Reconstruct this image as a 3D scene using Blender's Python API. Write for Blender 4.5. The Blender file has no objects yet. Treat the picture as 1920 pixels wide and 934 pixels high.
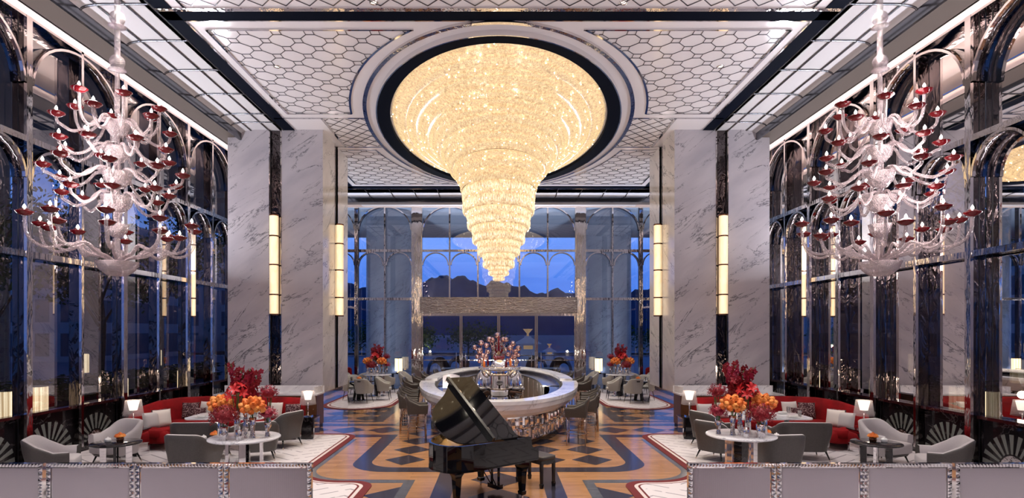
import bpy, math, random
from math import sin, cos, pi, radians, sqrt, atan2
random.seed(7)
SC = bpy.context.scene
COL = SC.collection
H = 2.65            # camera height
F = 1080.0          # focal length in pixels of the 1920 px frame
# ------------------------------------------------------------- camera
cam = bpy.data.cameras.new('camera'); camo = bpy.data.objects.new('camera', cam); COL.objects.link(camo)
cam.sensor_width = 36; cam.lens = F / 1920 * 36
cam.shift_x = 25 / 1920; cam.shift_y = 155 / 1920
cam.clip_end = 2000
camo.location = (0, 0, H); camo.rotation_euler = (pi / 2, 0, 0)
SC.camera = camo
# ------------------------------------------------------------- colour, world
SC.view_settings.view_transform = 'Standard'
SC.view_settings.look = 'None'
SC.view_settings.gamma = 1
SC.view_settings.use_curve_mapping = False
SC.view_settings.exposure = 0.10
SC.cycles.use_denoising = True
SC.cycles.max_bounces = 8
SC.cycles.transparent_max_bounces = 16
SC.cycles.sample_clamp_indirect = 4
W = bpy.data.worlds.new('dusk'); SC.world = W; W.use_nodes = True
nt = W.node_tree; nt.nodes.clear()
def wn(t): return nt.nodes.new(t)
wo = wn('ShaderNodeOutputWorld'); wb = wn('ShaderNodeBackground'); wc = wn('ShaderNodeTexCoord'); ws = wn('ShaderNodeSeparateXYZ')
wr = wn('ShaderNodeValToRGB'); wz = wn('ShaderNodeTexNoise'); wm = wn('ShaderNodeMapping'); wa = wn('ShaderNodeMath')
wm.inputs['Scale'].default_value = (1, 1, 5)
wz.inputs['Scale'].default_value = 4; wz.inputs['Detail'].default_value = 5
L = nt.links
L.new(wc.outputs['Generated'], ws.inputs[0]); L.new(wc.outputs['Generated'], wm.inputs[0]); L.new(wm.outputs[0], wz.inputs[0])
wa.operation = 'MULTIPLY_ADD'; L.new(wz.outputs[0], wa.inputs[0]); wa.inputs[1].default_value = .16; L.new(ws.outputs[2], wa.inputs[2])
e = wr.color_ramp.elements
e[0].position = 0.05; e[0].color = (0.07, 0.19, 0.55, 1)
e[1].position = 0.9; e[1].color = (0.008, 0.02, 0.07, 1)
x = wr.color_ramp.elements.new(.17); x.color = (0.06, 0.17, 0.60, 1)
x = wr.color_ramp.elements.new(.24); x.color = (0.13, 0.27, 0.72, 1)
x = wr.color_ramp.elements.new(.30); x.color = (0.045, 0.13, 0.45, 1)
x = wr.color_ramp.elements.new(.42); x.color = (0.03, 0.08, 0.27, 1)
L.new(wa.outputs[0], wr.inputs[0]); L.new(wr.outputs[0], wb.inputs[0]); L.new(wb.outputs[0], wo.inputs[0])
wb.inputs[1].default_value = 1.5

def light(kind, name, loc, energy, color=(1, 1, 1), rot=(0, 0, 0), size=.2, size_y=None, spot=None):
    d = bpy.data.lights.new(name, kind); d.energy = energy; d.color = color
    if kind == 'AREA':
        d.size = size
        if size_y: d.shape = 'RECTANGLE'; d.size_y = size_y
    else: d.shadow_soft_size = size
    if spot: d.spot_size = radians(spot); d.spot_blend = .7
    o = bpy.data.objects.new(name, d); o.location = loc; o.rotation_euler = rot; COL.objects.link(o)
    return o
WARM = (1.0, 0.80, 0.60); COOL = (0.93, 0.92, 1.0)
# downlights added to brighten the room, shown as tiny ceiling lenses
DOWN = [(sx * xx, yy) for sx in (-1, 1) for xx in (4.85, 5.98) for yy in (2.0, 6.0, 9.6, 12.6)] + [(sx * 2.2, yy) for sx in (-1, 1) for yy in (3.0, 7.0, 10.15, 23.1)] + [(sx * 4.2, yy) for sx in (-1, 1) for yy in (20.6, 23.1)]
for (xx, yy) in DOWN:
    light('SPOT', 'fill_downlight_beam', (xx, yy, 8.36), 320, (1, .93, .88), (0, 0, 0), .06, spot=85)
# cove lights hidden above the soffit edge, shining up into the pocket
for s in (-1, 1):
    light('AREA', 'cove_strip', (s * 8.45, 10, 8.3), 230, (1, .84, .78), (pi, 0, 0), .12, 26)
    # unseen strips along the window walls, added to brighten the ceiling
    light('AREA', 'rail_fill_strip', (s * 9.05, 9, 4.36), 1020, (.93, .93, 1), (pi, s * radians(-9.5), 0), .06, 34)
light('AREA', 'back_cove_fill', (0, 26.25, 4.30), 330, (.92, .93, 1), (pi, 0, 0), 7, .06)  # unseen strip over the door canopy, added to brighten the back cove
# points added to brighten the oval bar's inside, uplights at the outdoor columns
for (xx, yy) in ((-1.2, 17.5), (1.2, 17.5), (0, 21.5), (0, 15.3)): light('POINT', 'bar_fill_light', (xx, yy, .82), 48, (1, .9, .8), size=.06)
# unseen spots added around the chandelier to brighten bar and pillars
RINGL = [(3.17 * cos(2 * pi * k / 14 + .22), 16.8 + 5.57 * sin(2 * pi * k / 14 + .22)) for k in range(14)]
for k, (xx, yy) in enumerate(RINGL):
    light('SPOT', 'ring_fill_spot', (xx, yy, 8.33), 330, (1, .88, .72), (0, (.30 if xx > 0 else -.30) * abs(xx) / 3.2, 0), .04, spot=75)
for s in (-1, 1):
    for dx in (-.8, .8): light('SPOT', 'column_uplight', (s * 5.55 + dx, 27.7, .1), 1500, (.62, .76, 1), (radians(172), 0, 0), .08, spot=90)

# ------------------------------------------------------------- materials
MT = {}
def mat(name, col=(.5, .5, .5), rough=.5, metal=0.0, emit=None, es=1.0, spec=.5, coat=0.0, sheen=0.0, alpha=1.0):
    m = bpy.data.materials.new(name); m.use_nodes = True
    b = m.node_tree.nodes['Principled BSDF']
    b.inputs['Base Color'].default_value = (*col, 1); b.inputs['Roughness'].default_value = rough
    b.inputs['Metallic'].default_value = metal; b.inputs['Specular IOR Level'].default_value = spec
    b.inputs['Coat Weight'].default_value = coat; b.inputs['Coat Roughness'].default_value = .03
    b.inputs['Sheen Weight'].default_value = sheen
    if emit: b.inputs['Emission Color'].default_value = (*emit, 1); b.inputs['Emission Strength'].default_value = es
    if alpha < 1: b.inputs['Alpha'].default_value = alpha
    MT[name] = m
    return m
def N(m, t, **kw):
    n = m.node_tree.nodes.new(t)
    for k, v in kw.items(): setattr(n, k, v)
    return n
def ln(m, a, b): m.node_tree.links.new(a, b)
def bsdf(m): return m.node_tree.nodes['Principled BSDF']
def ramp(m, fac, stops):
    r = N(m, 'ShaderNodeValToRGB'); ln(m, fac, r.inputs[0]); el = r.color_ramp.elements
    el[0].position = stops[0][0]; el[0].color = (*stops[0][1], 1); el[1].position = stops[-1][0]; el[1].color = (*stops[-1][1], 1)
    for p, c in stops[1:-1]: q = el.new(p); q.color = (*c, 1)
    return r
def coords(m, scale=(1, 1, 1), rot=(0, 0, 0), kind='Object'):
    t = N(m, 'ShaderNodeTexCoord'); mp = N(m, 'ShaderNodeMapping'); mp.inputs['Scale'].default_value = scale; mp.inputs['Rotation'].default_value = rot
    ln(m, t.outputs[kind], mp.inputs[0]); return mp.outputs[0]
def noise(m, vec, scale, detail=4, dist=0.0, rough=.5):
    n = N(m, 'ShaderNodeTexNoise'); n.inputs['Scale'].default_value = scale; n.inputs['Detail'].default_value = detail
    n.inputs['Distortion'].default_value = dist; n.inputs['Roughness'].default_value = rough; ln(m, vec, n.inputs[0]); return n
def mathn(m, op, a, b=None, c=None):
    n = N(m, 'ShaderNodeMath', operation=op)
    for i, v in enumerate((a, b, c)):
        if v is None: continue
        if isinstance(v, (int, float)): n.inputs[i].default_value = v
        else: ln(m, v, n.inputs[i])
    return n.outputs[0]
def bump(m, h, strength=.2, dist=.02):
    b = N(m, 'ShaderNodeBump'); b.inputs['Strength'].default_value = strength; b.inputs['Distance'].default_value = dist
    ln(m, h, b.inputs['Height']); ln(m, b.outputs[0], bsdf(m).inputs['Normal'])
def noisy(name, c1, c2, scale, rough=.5, **kw):
    m = mat(name, c1, rough, **kw); n = noise(m, coords(m), scale, 5)
    r = ramp(m, n.outputs[0], [(.3, c1), (.7, c2)]); ln(m, r.outputs[0], bsdf(m).inputs['Base Color']); return m

def marble(name, base, vein, rough=.12, scale=1.0, rot=(0, .62, 0)):
    m = mat(name, base, rough)
    v0 = coords(m, (1, 1, 1), rot); mp2 = N(m, 'ShaderNodeMapping'); mp2.inputs['Scale'].default_value = (scale * (.7 if rot[1] else 1), scale * (1 if rot[1] else .7), scale * 2.4); ln(m, v0, mp2.inputs[0]); v = mp2.outputs[0]
    a = noise(m, v, .62, 10, .7, .66)
    d = mathn(m, 'ABSOLUTE', mathn(m, 'SUBTRACT', a.outputs[0], .5))
    k = noise(m, v, 1.3, 3)
    w = mathn(m, 'MULTIPLY', mathn(m, 'SUBTRACT', k.outputs[0], .40), .085)
    f = mathn(m, 'DIVIDE', d, mathn(m, 'MAXIMUM', w, .0012))
    r1 = ramp(m, f, [(0, vein), (.55, tuple(b * .82 + q * .18 for b, q in zip(base, vein))), (1.0, base)])
    c = noise(m, v, .9, 6, .3); r2 = ramp(m, c.outputs[0], [(.35, (.80, .80, .83)), (.65, (1, 1, 1))])
    mx = N(m, 'ShaderNodeMix', data_type='RGBA', blend_type='MULTIPLY'); mx.inputs[0].default_value = 1
    ln(m, r1.outputs[0], mx.inputs[6]); ln(m, r2.outputs[0], mx.inputs[7]); ln(m, mx.outputs[2], bsdf(m).inputs['Base Color'])
    return m
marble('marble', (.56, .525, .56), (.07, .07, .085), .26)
marble('marble_side_lit', (.76, .73, .71), (.14, .14, .15), .12, 1.0, (-.62, 0, 0))  # lighter marble copy: chandelier light put into the pillar sides' colour
marble('marble_top', (.90, .89, .90), (.30, .30, .33), .08, 1.6)
mat('fan_stone', (.17, .18, .17), .2)
marble('dark_marble', (.012, .010, .012), (.10, .09, .09), .06, 1.5)
marble('red_marble', (.035, .008, .010), (.16, .09, .08), .06, 2.0)
marble('column_stone', (.40, .42, .47), (.2, .2, .24), .18, .6)
mat('chrome', (.80, .79, .80), .05, 1.0)
m = mat('mirror_frame', (.70, .66, .66), .045, 1.0); n = noise(m, coords(m, (2.5, 2.5, .6)), 2.2, 3); bump(m, n.outputs[0], .35, .03)
m = mat('dark_mirror', (.10, .085, .088), .05, 1.0); n = noise(m, coords(m, (2, 2, .8)), 2.0, 3, 1.5); bump(m, n.outputs[0], .5, .05)
mat('mirror', (.82, .82, .84), .015, 1.0)
m = mat('canopy_mirror', (.34, .31, .31), .05, 1.0); n = noise(m, coords(m, (1, 1, 3)), 5, 4, 1); bump(m, n.outputs[0], .8, .05)
mat('black_seal', (.01, .01, .012), .3)
mat('navy_lacquer', (.002, .004, .012), .6, spec=.03)
mat('ceiling_white', (.86, .83, .86), .13)
mat('cove_white', (.66, .645, .67), .7, spec=.2)
mat('taupe', (.10, .078, .068), .7, spec=.2)
mat('cornice_lit_pink', (.80, .68, .64), .5)  # pink of the cove light put into the base colour
mat('plaster', (.5, .45, .42), .7)
mat('ceiling_line', (.16, .16, .18), .15, .95)
def wood(name, c1, c2, plank=(6, 1.2), rough=.16):
    m = mat(name, c1, rough)
    v = coords(m)
    br = N(m, 'ShaderNodeTexBrick'); ln(m, v, br.inputs[0]); br.inputs['Scale'].default_value = 1
    br.inputs['Brick Width'].default_value = 1.6; br.inputs['Row Height'].default_value = .11; br.inputs['Mortar Size'].default_value = .0015
    br.inputs['Color1'].default_value = (*c1, 1); br.inputs['Color2'].default_value = (*c2, 1); br.inputs['Mortar'].default_value = (*[k * .4 for k in c1], 1)
    g = noise(m, coords(m, (1.2, 22, 1)), 3, 5, .4); r = ramp(m, g.outputs[0], [(.25, (.62, .62, .62)), (.75, (1.1, 1.1, 1.1))])
    mx = N(m, 'ShaderNodeMix', data_type='RGBA', blend_type='MULTIPLY'); mx.inputs[0].default_value = 1
    ln(m, br.outputs[0], mx.inputs[6]); ln(m, r.outputs[0], mx.inputs[7]); ln(m, mx.outputs[2], bsdf(m).inputs['Base Color'])
    return m
wood('oak', (.46, .235, .105), (.36, .175, .075))
wood('dark_oak', (.032, .028, .040), (.045, .038, .050))
wood('grey_oak', (.12, .12, .13), (.10, .10, .115))
wood('walnut', (.13, .055, .025), (.10, .04, .018), rough=.3)
# lounge carpet with a broken herringbone
m = mat('carpet', (.62, .56, .57), .95, spec=.1)
v = coords(m, rot=(0, 0, .0)); sp = N(m, 'ShaderNodeSeparateXYZ'); ln(m, v, sp.inputs[0])
zig = mathn(m, 'PINGPONG', sp.outputs[0], .62)
t1 = mathn(m, 'ADD', mathn(m, 'MULTIPLY', zig, .8), sp.outputs[1])
t2 = mathn(m, 'SUBTRACT', mathn(m, 'MULTIPLY', zig, .8), mathn(m, 'MULTIPLY', sp.outputs[1], 1.0))
l1 = mathn(m, 'LESS_THAN', mathn(m, 'FRACT', mathn(m, 'MULTIPLY', t1, 2.6)), .12)
g = noise(m, coords(m, (3, 3, 1)), 2.0, 1); gate = mathn(m, 'GREATER_THAN', g.outputs[0], .43)
l1 = mathn(m, 'MULTIPLY', l1, gate)
fz = noise(m, v, 220, 2)
mx = N(m, 'ShaderNodeMix', data_type='RGBA'); ln(m, l1, mx.inputs[0]); mx.inputs[6].default_value = (.58, .54, .555, 1); mx.inputs[7].default_value = (.27, .25, .27, 1)
ln(m, mx.outputs[2], bsdf(m).inputs['Base Color']); bump(m, fz.outputs[0], .4, .004)
noisy('carpet_red', (.13, .010, .012), (.10, .007, .010), 60, .95)
mat('carpet_cream', (.55, .48, .46), .95)
m = noisy('red_velvet', (.27, .003, .006), (.13, .0015, .003), 3.5, .8, spec=.2)
noisy('leather_grey', (.060, .054, .051), (.075, .068, .064), 40, .42)
noisy('fabric_light', (.50, .47, .48), (.44, .41, .42), 120, .9, sheen=.2)
noisy('leather_light', (.42, .40, .36), (.38, .36, .33), 50, .5)
noisy('leather_stool', (.048, .039, .034), (.06, .05, .043), 50, .38)
mat('black_wood', (.008, .008, .009), .25)
mat('brass', (.75, .62, .5), .15, 1.0)
mat('stool_metal', (.55, .45, .40), .15, 1.0)
mat('piano_black', (.002, .002, .003), .02, coat=.85, spec=0)
noisy('soundboard', (.55, .30, .10), (.75, .45, .15), 8, .3)
mat('gold_plate', (.8, .5, .2), .3, 1.0)
mat('ivory', (.8, .78, .7), .3)
mat('porcelain', (.85, .85, .85), .15)
mat('linen', (.75, .73, .72), .8)
mat('cushion_cream', (.62, .57, .54), .9, sheen=.3)
mat('cushion_silver', (.42, .40, .41), .6, sheen=.3)
m = mat('cushion_pattern', (.1, .02, .03), .8); ch = N(m, 'ShaderNodeTexVoronoi'); ch.inputs['Scale'].default_value = 34; ln(m, coords(m), ch.inputs[0])
r = ramp(m, ch.outputs[0], [(.28, (.42, .30, .30)), (.42, (.045, .008, .014))]); ln(m, r.outputs[0], bsdf(m).inputs['Base Color'])
mat('copper_ring', (.22, .10, .06), .25, .9)
mat('bulb', (1, .95, .9), .4, emit=(1, .88, .82), es=26)
mat('lamp_glow', (1, .95, .9), .4, emit=(1, .86, .74), es=1.6)
mat('stamen', (.8, .6, .1), .6)
mat('leaf_green', (.03, .10, .02), .6)
mat('stem_green', (.06, .16, .03), .5)
noisy('orange_petal', (.85, .25, .03), (.75, .13, .02), 25, .55)
noisy('orange_pale', (.90, .42, .10), (.85, .25, .04), 25, .55)
noisy('red_petal', (.60, .012, .012), (.48, .005, .01), 10, .5)
noisy('dark_red_petal', (.22, .003, .010), (.32, .006, .016), 16, .55)
noisy('magenta_petal', (.38, .008, .05), (.22, .004, .02), 14, .5)
noisy('pink_petal', (.65, .10, .12), (.45, .05, .10), 16, .55)
m = mat('silver_vase', (.75, .73, .73), .06, 1.0); n = noise(m, coords(m), 16, 2); bump(m, n.outputs[0], .5, .02)
mat('red_glass', (.11, .001, .004), .12)
mat('red_glass_bright', (.45, .004, .012), .05, coat=.6)
# glass
def thin_glass(name, tint, refl_tint, f0, ior=1.5):
    m = bpy.data.materials.new(name); m.use_nodes = True; t = m.node_tree; t.nodes.clear()
    o = t.nodes.new('ShaderNodeOutputMaterial'); a = t.nodes.new('ShaderNodeBsdfTransparent'); g = t.nodes.new('ShaderNodeBsdfGlossy')
    mx = t.nodes.new('ShaderNodeMixShader'); fr = t.nodes.new('ShaderNodeLayerWeight'); fr.inputs[0].default_value = .35
    mr = t.nodes.new('ShaderNodeMapRange'); mr.inputs[3].default_value = f0; mr.inputs[4].default_value = .9
    a.inputs[0].default_value = (*tint, 1); g.inputs[0].default_value = (*refl_tint, 1); g.inputs[1].default_value = .01
    t.links.new(fr.outputs['Fresnel'], mr.inputs[0]); t.links.new(mr.outputs[0], mx.inputs[0]); t.links.new(a.outputs[0], mx.inputs[1]); t.links.new(g.outputs[0], mx.inputs[2]); t.links.new(mx.outputs[0], o.inputs[0])
    MT[name] = m; return m
thin_glass('window_glass', (.86, .90, .98), (1, 1, 1), .10)
thin_glass('door_glass', (.84, .90, 1), (1, 1, 1), .06)
thin_glass('side_glass', (.60, .63, .70), (1, .95, .92), .34)
thin_glass('clear_glass', (.92, .93, .94), (1, 1, 1), .12)
mat('smoke_acrylic', (.62, .56, .56), .25, alpha=.22)
# Venetian glass: twisted sparkling pink-clear glass
def glassy(name, dif, f_tr, f_gl, scale, rough=.08):
    m = bpy.data.materials.new(name); m.use_nodes = True; t = m.node_tree; t.nodes.clear(); MT[name] = m
    o = N(m, 'ShaderNodeOutputMaterial'); df = N(m, 'ShaderNodeBsdfDiffuse'); df.inputs[0].default_value = (*dif, 1); tr = N(m, 'ShaderNodeBsdfTransparent'); gl = N(m, 'ShaderNodeBsdfGlossy'); gl.inputs[0].default_value = (1, .95, .95, 1); gl.inputs[1].default_value = rough
    v = N(m, 'ShaderNodeTexVoronoi'); v.inputs['Scale'].default_value = scale; ln(m, coords(m), v.inputs[0]); bp = N(m, 'ShaderNodeBump'); bp.inputs['Strength'].default_value = 1; bp.inputs['Distance'].default_value = .012; ln(m, v.outputs[0], bp.inputs['Height'])
    ln(m, bp.outputs[0], gl.inputs['Normal'])
    m1 = N(m, 'ShaderNodeMixShader'); m1.inputs[0].default_value = f_gl; ln(m, df.outputs[0], m1.inputs[1]); ln(m, gl.outputs[0], m1.inputs[2])
    m2 = N(m, 'ShaderNodeMixShader'); lw = N(m, 'ShaderNodeLayerWeight'); lw.inputs[0].default_value = .4; ff = mathn(m, 'MULTIPLY', mathn(m, 'SUBTRACT', 1.0, lw.outputs['Facing']), f_tr); ln(m, ff, m2.inputs[0]); ln(m, m1.outputs[0], m2.inputs[1]); ln(m, tr.outputs[0], m2.inputs[2]); ln(m, m2.outputs[0], o.inputs[0])
glassy('venetian_glass', (.42, .32, .345), .60, .55, 85)
# crystals of the great chandelier, lit from inside
def lit(name, c1, c2, lo, hi, sc, stretch):
    m = mat(name, (.6, .5, .35), .12, emit=c1, es=1.0, spec=.8); n1 = noise(m, coords(m, stretch), sc, 3, 0, .7)
    r = ramp(m, n1.outputs[0], [(.38, c2), (.62, c1)]); ln(m, r.outputs[0], bsdf(m).inputs['Emission Color'])
    mr = N(m, 'ShaderNodeMapRange'); mr.inputs[1].default_value = .36; mr.inputs[2].default_value = .66; mr.inputs[3].default_value = lo; mr.inputs[4].default_value = hi; ln(m, n1.outputs[0], mr.inputs[0]); ln(m, mr.outputs[0], bsdf(m).inputs['Emission Strength'])
lit('crystal', (1, .83, .52), (.92, .58, .24), .13, .95, 55, (1, 1, 1))
lit('crystal_rod', (1, .90, .68), (.9, .62, .32), .05, 1.5, 60, (1, 1, .12))
lit('crystal_core', (1, .76, .42), (.85, .50, .20), .32, .85, 16, (1, 1, 1))
mat('chandelier_bulb', (1, 1, 1), .4, emit=(1, .86, .6), es=7)
# alabaster tube of the wall lights
m = mat('alabaster', (.9, .75, .55), .5, emit=(1, .70, .36), es=.8)
g = N(m, 'ShaderNodeLayerWeight'); g.inputs[0].default_value = .5
nn = noise(m, coords(m, (1, 1, .4)), 7, 4, .8)
r = ramp(m, nn.outputs[0], [(.35, (1, .80, .50)), (.7, (1, .60, .30))]); ln(m, r.outputs[0], bsdf(m).inputs['Emission Color'])
fc = mathn(m, 'POWER', mathn(m, 'SUBTRACT', 1.0, g.outputs['Facing']), 2.2); ln(m, mathn(m, 'MULTIPLY_ADD', fc, 0.8, .40), bsdf(m).inputs['Emission Strength'])
mat('alabaster_core', (1, .95, .85), .5, emit=(1, .86, .60), es=6)
# pleated lamp shade
m = mat('pleated_shade', (.9, .85, .7), .8, emit=(1, .78, .48), es=1.7); n = noise(m, coords(m, (38, 38, .3)), 1, 1); r = ramp(m, n.outputs[0], [(.42, (.42, .26, .10)), (.55, (1, .80, .50))]); ln(m, r.outputs[0], bsdf(m).inputs['Emission Color'])
mat('white_shade', (.9, .88, .86), .6, emit=(1, .84, .72), es=2.2)
# reeded glass of the low screens
mat('reeded', (.74, .70, .73), .16, .55)
mat('water_blue', (.05, .15, .4), .1)
# outdoors
noisy('stone_paving_dusk', (.20, .27, .38), (.27, .34, .46), 2, .5)  # stone made bluer and brighter, dusk skylight put into its colour
noisy('hill_dusk_blue', (.012, .045, .12), (.03, .08, .19), .12, .95)  # navy instead of green: dusk light painted into the hill
noisy('bark', (.10, .075, .055), (.05, .04, .03), 10, .9)
noisy('foliage', (.02, .07, .015), (.06, .13, .03), 3, .8)
mat('concrete', (.45, .47, .50), .7)
mat('pavilion_white', (.95, .97, 1), .6)
mat('lattice_gold', (.8, .5, .2), .4, emit=(1, .6, .25), es=.22)
m = mat('building_facade', (.25, .27, .30), .7)
br = N(m, 'ShaderNodeTexBrick'); br.offset = 0; ln(m, coords(m, rot=(pi / 2, 0, 0)), br.inputs[0]); br.inputs['Scale'].default_value = 1; br.inputs['Brick Width'].default_value = 2.4; br.inputs['Row Height'].default_value = 3.2; br.inputs['Mortar Size'].default_value = .55
br.inputs['Color1'].default_value = (.05, .08, .12, 1); br.inputs['Color2'].default_value = (.10, .14, .20, 1); br.inputs['Mortar'].default_value = (.45, .47, .50, 1)
ln(m, br.outputs[0], bsdf(m).inputs['Base Color'])

# ------------------------------------------------------------- mesh helpers
class MB:
    def __init__(s): s.v = []; s.f = []; s.mi = []; s.sm = []; s.m = 0
    def add(s, vs, fs, smooth=False):
        o = len(s.v); s.v += vs
        for f in fs: s.f.append(tuple(i + o for i in f)); s.mi.append(s.m); s.sm.append(smooth)
        return s
    def box(s, x0, x1, y0, y1, z0, z1, T=None):
        vs = [(x, y, z) for z in (z0, z1) for y in (y0, y1) for x in (x0, x1)]
        if T: vs = [T(*p) for p in vs]
        return s.add(vs, [(0, 2, 3, 1), (4, 5, 7, 6), (0, 1, 5, 4), (2, 6, 7, 3), (0, 4, 6, 2), (1, 3, 7, 5)])
    def cbox(s, c, d, rz=0):
        C_, S_ = cos(rz), sin(rz)
        return s.box(-d[0] / 2, d[0] / 2, -d[1] / 2, d[1] / 2, -d[2] / 2, d[2] / 2, lambda x, y, z: (c[0] + x * C_ - y * S_, c[1] + x * S_ + y * C_, c[2] + z))
    def bar(s, a, b, w, h=None):
        """square bar from a to b"""
        h = h or w; return s.tube([a, b], [w * .707, w * .707], 4, False, rot=pi / 4)
    def tube(s, pts, r, n=8, smooth=True, closed=False, rot=0.0, caps=True):
        P = [tuple(p) for p in pts]; k = len(P)
        if isinstance(r, (int, float)): r = [r] * k
        rings = []; up = None
        for i in range(k):
            a = P[(i - 1) % k] if (closed or i > 0) else P[i]; b = P[(i + 1) % k] if (closed or i < k - 1) else P[i]
            t = [b[j] - a[j] for j in range(3)]; l = sqrt(sum(q * q for q in t)) or 1; t = [q / l for q in t]
            if up is None: up = [0, 0, 1] if abs(t[2]) < .9 else [0, 1, 0]
            d = sum(up[j] * t[j] for j in range(3)); u = [up[j] - d * t[j] for j in range(3)]; l = sqrt(sum(q * q for q in u))
            if l < 1e-6: u = [1, 0, 0]; l = 1
            u = [q / l for q in u]; w = [t[1] * u[2] - t[2] * u[1], t[2] * u[0] - t[0] * u[2], t[0] * u[1] - t[1] * u[0]]; up = u
            rings.append([tuple(P[i][j] + r[i] * (cos(rot + 2 * pi * q / n) * u[j] + sin(rot + 2 * pi * q / n) * w[j]) for j in range(3)) for q in range(n)])
        vs = [p for g in rings for p in g]; fs = []
        for i in range(k if closed else k - 1):
            a = i * n; b = ((i + 1) % k) * n
            for q in range(n): fs.append((a + q, a + (q + 1) % n, b + (q + 1) % n, b + q))
        if not closed and caps: fs.append(tuple(range(n))[::-1]); fs.append(tuple(range((k - 1) * n, k * n)))
        return s.add(vs, fs, smooth)
    def lathe(s, prof, c=(0, 0, 0), n=24, sx=1, sy=1, smooth=True, a0=0, a1=2 * pi, flute=0, fn=12):
        full = abs(a1 - a0 - 2 * pi) < 1e-6; m = n if full else n + 1; vs = []; fs = []
        for (r, z) in prof:
            for q in range(m):
                a = a0 + (a1 - a0) * q / n; rr = r * (1 + flute * cos(a * fn))
                vs.append((c[0] + rr * sx * cos(a), c[1] + rr * sy * sin(a), c[2] + z))
        for i in range(len(prof) - 1):
            for q in range(n): fs.append((i * m + q, i * m + (q + 1) % m, (i + 1) * m + (q + 1) % m, (i + 1) * m + q))
        return s.add(vs, fs, smooth)
    def prism(s, poly, z0, z1, T=None):
        n = len(poly); vs = [(p[0], p[1], z0) for p in poly] + [(p[0], p[1], z1) for p in poly]
        if T: vs = [T(*p) for p in vs]
        return s.add(vs, [tuple(range(n))[::-1], tuple(range(n, 2 * n))] + [(i, (i + 1) % n, n + (i + 1) % n, n + i) for i in range(n)])
    def sup(s, c, d, e=.35, rz=0, rx=0, n=16, T=None):
        """superellipsoid: cushion or rounded box; d = full sizes"""
        def p(w, m): return math.copysign(abs(w) ** m, w)
        vs = []; fs = []; nu = n // 2
        for i in range(nu + 1):
            u = -pi / 2 + pi * i / nu
            for j in range(n):
                v = 2 * pi * j / n
                x = d[0] / 2 * p(cos(u), e) * p(cos(v), e); y = d[1] / 2 * p(cos(u), e) * p(sin(v), e); z = d[2] / 2 * p(sin(u), e)
                y, z = y * cos(rx) - z * sin(rx), y * sin(rx) + z * cos(rx)
                x, y = x * cos(rz) - y * sin(rz), x * sin(rz) + y * cos(rz)
                q = (c[0] + x, c[1] + y, c[2] + z); vs.append(T(*q) if T else q)
        for i in range(nu):
            for j in range(n): fs.append((i * n + j, i * n + (j + 1) % n, (i + 1) * n + (j + 1) % n, (i + 1) * n + j))
        return s.add(vs, fs, True)
    def sph(s, c, r, n=10, sz=1.0):
        vs = []; fs = []; nu = max(4, n // 2)
        for i in range(nu + 1):
            u = -pi / 2 + pi * i / nu
            for j in range(n): vs.append((c[0] + r * cos(u) * cos(2 * pi * j / n), c[1] + r * cos(u) * sin(2 * pi * j / n), c[2] + r * sz * sin(u)))
        for i in range(nu):
            for j in range(n): fs.append((i * n + j, i * n + (j + 1) % n, (i + 1) * n + (j + 1) % n, (i + 1) * n + j))
        return s.add(vs, fs, True)
    def grid(s, rows, smooth=True, close=False):
        m = len(rows[0]); vs = [tuple(p) for r in rows for p in r]; fs = []
        for i in range(len(rows) - 1):
            for j in range(m if close else m - 1): fs.append((i * m + j, i * m + (j + 1) % m, (i + 1) * m + (j + 1) % m, (i + 1) * m + j))
        return s.add(vs, fs, smooth)
    def build(s, name, mats, parent=None):
        me = bpy.data.meshes.new(name); me.from_pydata(s.v, [], s.f)
        if isinstance(mats, str): mats = [mats]
        for q in mats: me.materials.append(MT[q])
        me.polygons.foreach_set('material_index', s.mi); me.polygons.foreach_set('use_smooth', s.sm); me.update()
        o = bpy.data.objects.new(name, me); COL.objects.link(o)
        if parent is not None: o.parent = parent
        return o
def empty(name, loc=(0, 0, 0), rz=0):
    o = bpy.data.objects.new(name, None); o.empty_display_size = .1; COL.objects.link(o); o.location = loc; o.rotation_euler.z = rz; return o
def tag(o, label, cat, group=None):
    o['label'] = label; o['category'] = cat
    if group: o['group'] = group
    return o
def thing(name, label, cat, loc=(0, 0, 0), rz=0, group=None): return tag(empty(name, loc, rz), label, cat, group)
def struct(o, label=None):
    o['kind'] = 'structure'
    if label: o['label'] = label
    return o
def dup(root, loc, rz=None, label=None, group=None, scale=None):
    def cp(o, par):
        c = o.copy(); COL.objects.link(c)
        if par is not None: c.parent = par
        for ch in list(o.children): cp(ch, c)
        return c
    r = cp(root, None); r.location = loc
    if rz is not None: r.rotation_euler.z = rz
    if label: r['label'] = label
    if group: r['group'] = group
    if scale: r.scale = scale if isinstance(scale, tuple) else (scale,) * 3
    return r
class Kit:
    """first use builds, later uses copy"""
    def __init__(s, fn): s.fn = fn; s.first = None
    def put(s, loc, rz, label, group=None, scale=None):
        if s.first is None:
            s.first = s.fn(); o = s.first; o.location = loc; o.rotation_euler.z = rz; o['label'] = label
            if group: o['group'] = group
            if scale: o.scale = scale if isinstance(scale, tuple) else (scale,) * 3
            return o
        o = dup(s.first, loc, rz, label, group, scale or (1, 1, 1))
        if not group and 'group' in o: del o['group']
        return o
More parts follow.
